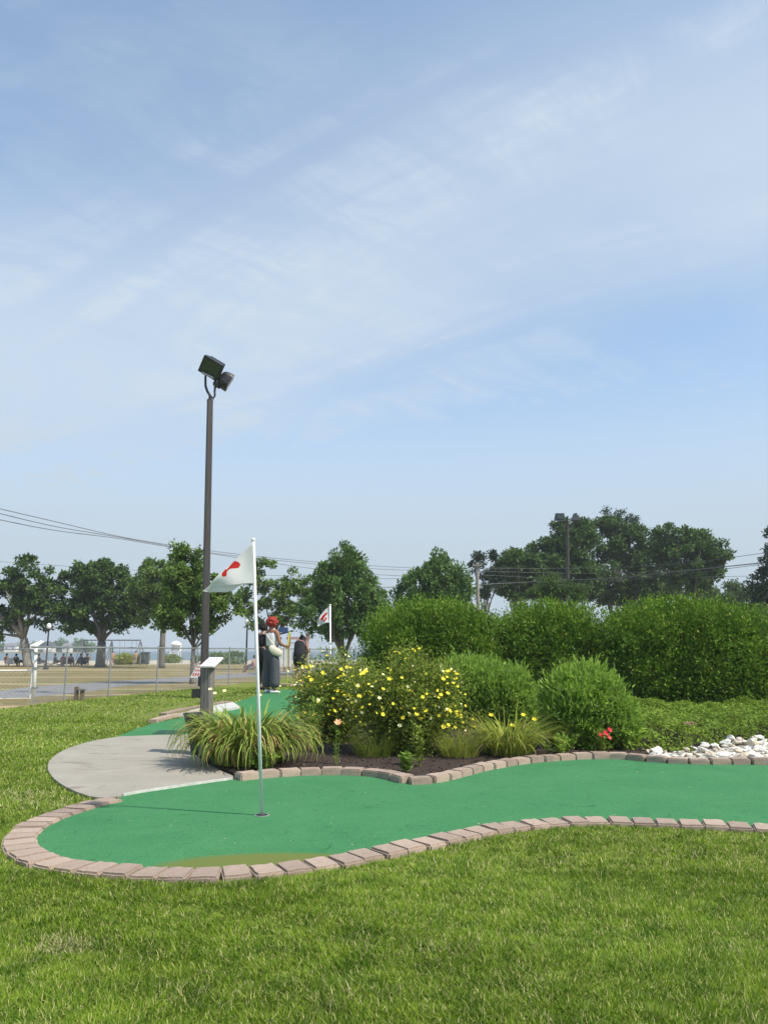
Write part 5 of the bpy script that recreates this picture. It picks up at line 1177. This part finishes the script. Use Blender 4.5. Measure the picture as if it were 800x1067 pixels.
def dnoise(scale, stretch, rot, detail=6, rough=.6, dist=0.0, off=(0, 0, 0)):
    # cloud-layer coordinates: direction projected on a high flat layer
    sp = nt.nodes.new('ShaderNodeSeparateXYZ'); nt.links.new(DIR, sp.inputs[0]); zz = mth('ADD', mth('MAXIMUM', sp.outputs[2], 0), .12)
    cb = nt.nodes.new('ShaderNodeCombineXYZ'); nt.links.new(mth('DIVIDE', sp.outputs[0], zz), cb.inputs[0]); nt.links.new(mth('DIVIDE', sp.outputs[1], zz), cb.inputs[1])
    m1 = nt.nodes.new('ShaderNodeMapping'); m1.inputs['Rotation'].default_value = (0, 0, rot); m1.inputs['Location'].default_value = off; nt.links.new(cb.outputs[0], m1.inputs[0])
    m2 = nt.nodes.new('ShaderNodeMapping'); m2.inputs['Scale'].default_value = stretch; nt.links.new(m1.outputs[0], m2.inputs[0])
    n = nt.nodes.new('ShaderNodeTexNoise'); nt.links.new(m2.outputs[0], n.inputs['Vector']); n.inputs['Scale'].default_value = scale; n.inputs['Detail'].default_value = detail; n.inputs['Roughness'].default_value = rough; n.inputs['Distortion'].default_value = dist; return n.outputs['Fac']
def mr(v_, lo, hi, a=0, b=1):
    n = nt.nodes.new('ShaderNodeMapRange'); n.interpolation_type = 'SMOOTHSTEP'; nt.links.new(v_, n.inputs[0]); n.inputs[1].default_value = lo; n.inputs[2].default_value = hi; n.inputs[3].default_value = a; n.inputs[4].default_value = b; return n.outputs[0]
soft = dnoise(.8, (1, 1, 1), .3, 5, .55, .3, (3.1, 1.7, 0)); streak = dnoise(1.3, (.5, 1.7, 1), R(35), 7, .6, .8, (1.3, .2, 0)); fine = dnoise(5.5, (.55, 1.4, 1), R(-38), 8, .68, .8, (5, 2, 0))
big = dnoise(.55, (1, 1, 1), 0, 4, .5, .4, (.4, 6.1, 0))
veil = mth('MULTIPLY', band((0, 400), (800, 165), .20), mr(soft, .2, .62, .70, 1))
wisps = mth('MULTIPLY', mr(streak, .40, .75), mr(fine, .34, .66, .1, 1))
gap = mth('SUBTRACT', 1, mth('MULTIPLY', mth('MULTIPLY', band((260, 425), (800, 310), .042), mr(streak, .3, .62, 1, .35)), mr(vdot((1, 0, 0)), -.25, .1, 0, .42)))
dens = mth('ADD', mth('MULTIPLY', veil, .84), mth('MULTIPLY', wisps, .66), clamp=True)
dens = mth('ADD', dens, mr(big, .35, .7, .0, .18), clamp=True)
sp = nt.nodes.new('ShaderNodeSeparateXYZ'); nt.links.new(DIR, sp.inputs[0])
low = mr(sp.outputs[2], .02, .42, .95, 0)
dens = mth('MULTIPLY', mth('MAXIMUM', dens, low), gap)
dens = mth('ADD', mth('MULTIPLY', dens, .90), .10, clamp=True)
dens = mth('MAXIMUM', dens, mr(sp.outputs[2], .10, .42, 1.0, .30))
mx = nt.nodes.new('ShaderNodeMix'); mx.data_type = 'RGBA'; nt.links.new(dens, mx.inputs[0]); hs = nt.nodes.new('ShaderNodeHueSaturation'); hs.inputs['Hue'].default_value = .493; hs.inputs['Saturation'].default_value = 1.06; hs.inputs['Value'].default_value = 1.32; nt.links.new(sky.outputs[0], hs.inputs['Color']); nt.links.new(hs.outputs[0], mx.inputs[6]); nt.links.new(mixnode(nt, mr(sp.outputs[2], .05, .35), (3.35, 3.98, 4.50), (3.75, 4.42, 5.2)), mx.inputs[7])
nt.links.new(mx.outputs[2], bg.inputs[0]); bg.inputs[1].default_value = .145
cam = bpy.data.cameras.new('camera'); co = bpy.data.objects.new('camera', cam); COL.objects.link(co); co.location = (0, 0, H); co.rotation_euler = (math.pi/2+PITCH, 0, 0)
cam.sensor_fit = 'VERTICAL'; cam.sensor_height = 36; cam.sensor_width = 27; cam.lens = 36*800/1067; cam.clip_start = .05; cam.clip_end = 6000
S.camera = co
S.view_settings.view_transform = 'Standard'; S.view_settings.look = 'None'; S.view_settings.exposure = .18; S.view_settings.gamma = 1; S.view_settings.use_curve_mapping = False
S.render.engine = 'CYCLES'; S.cycles.use_denoising = True; S.cycles.max_bounces = 8; S.cycles.diffuse_bounces = 5; S.cycles.transmission_bounces = 3; S.cycles.volume_bounces = 0; S.cycles.use_adaptive_sampling = True
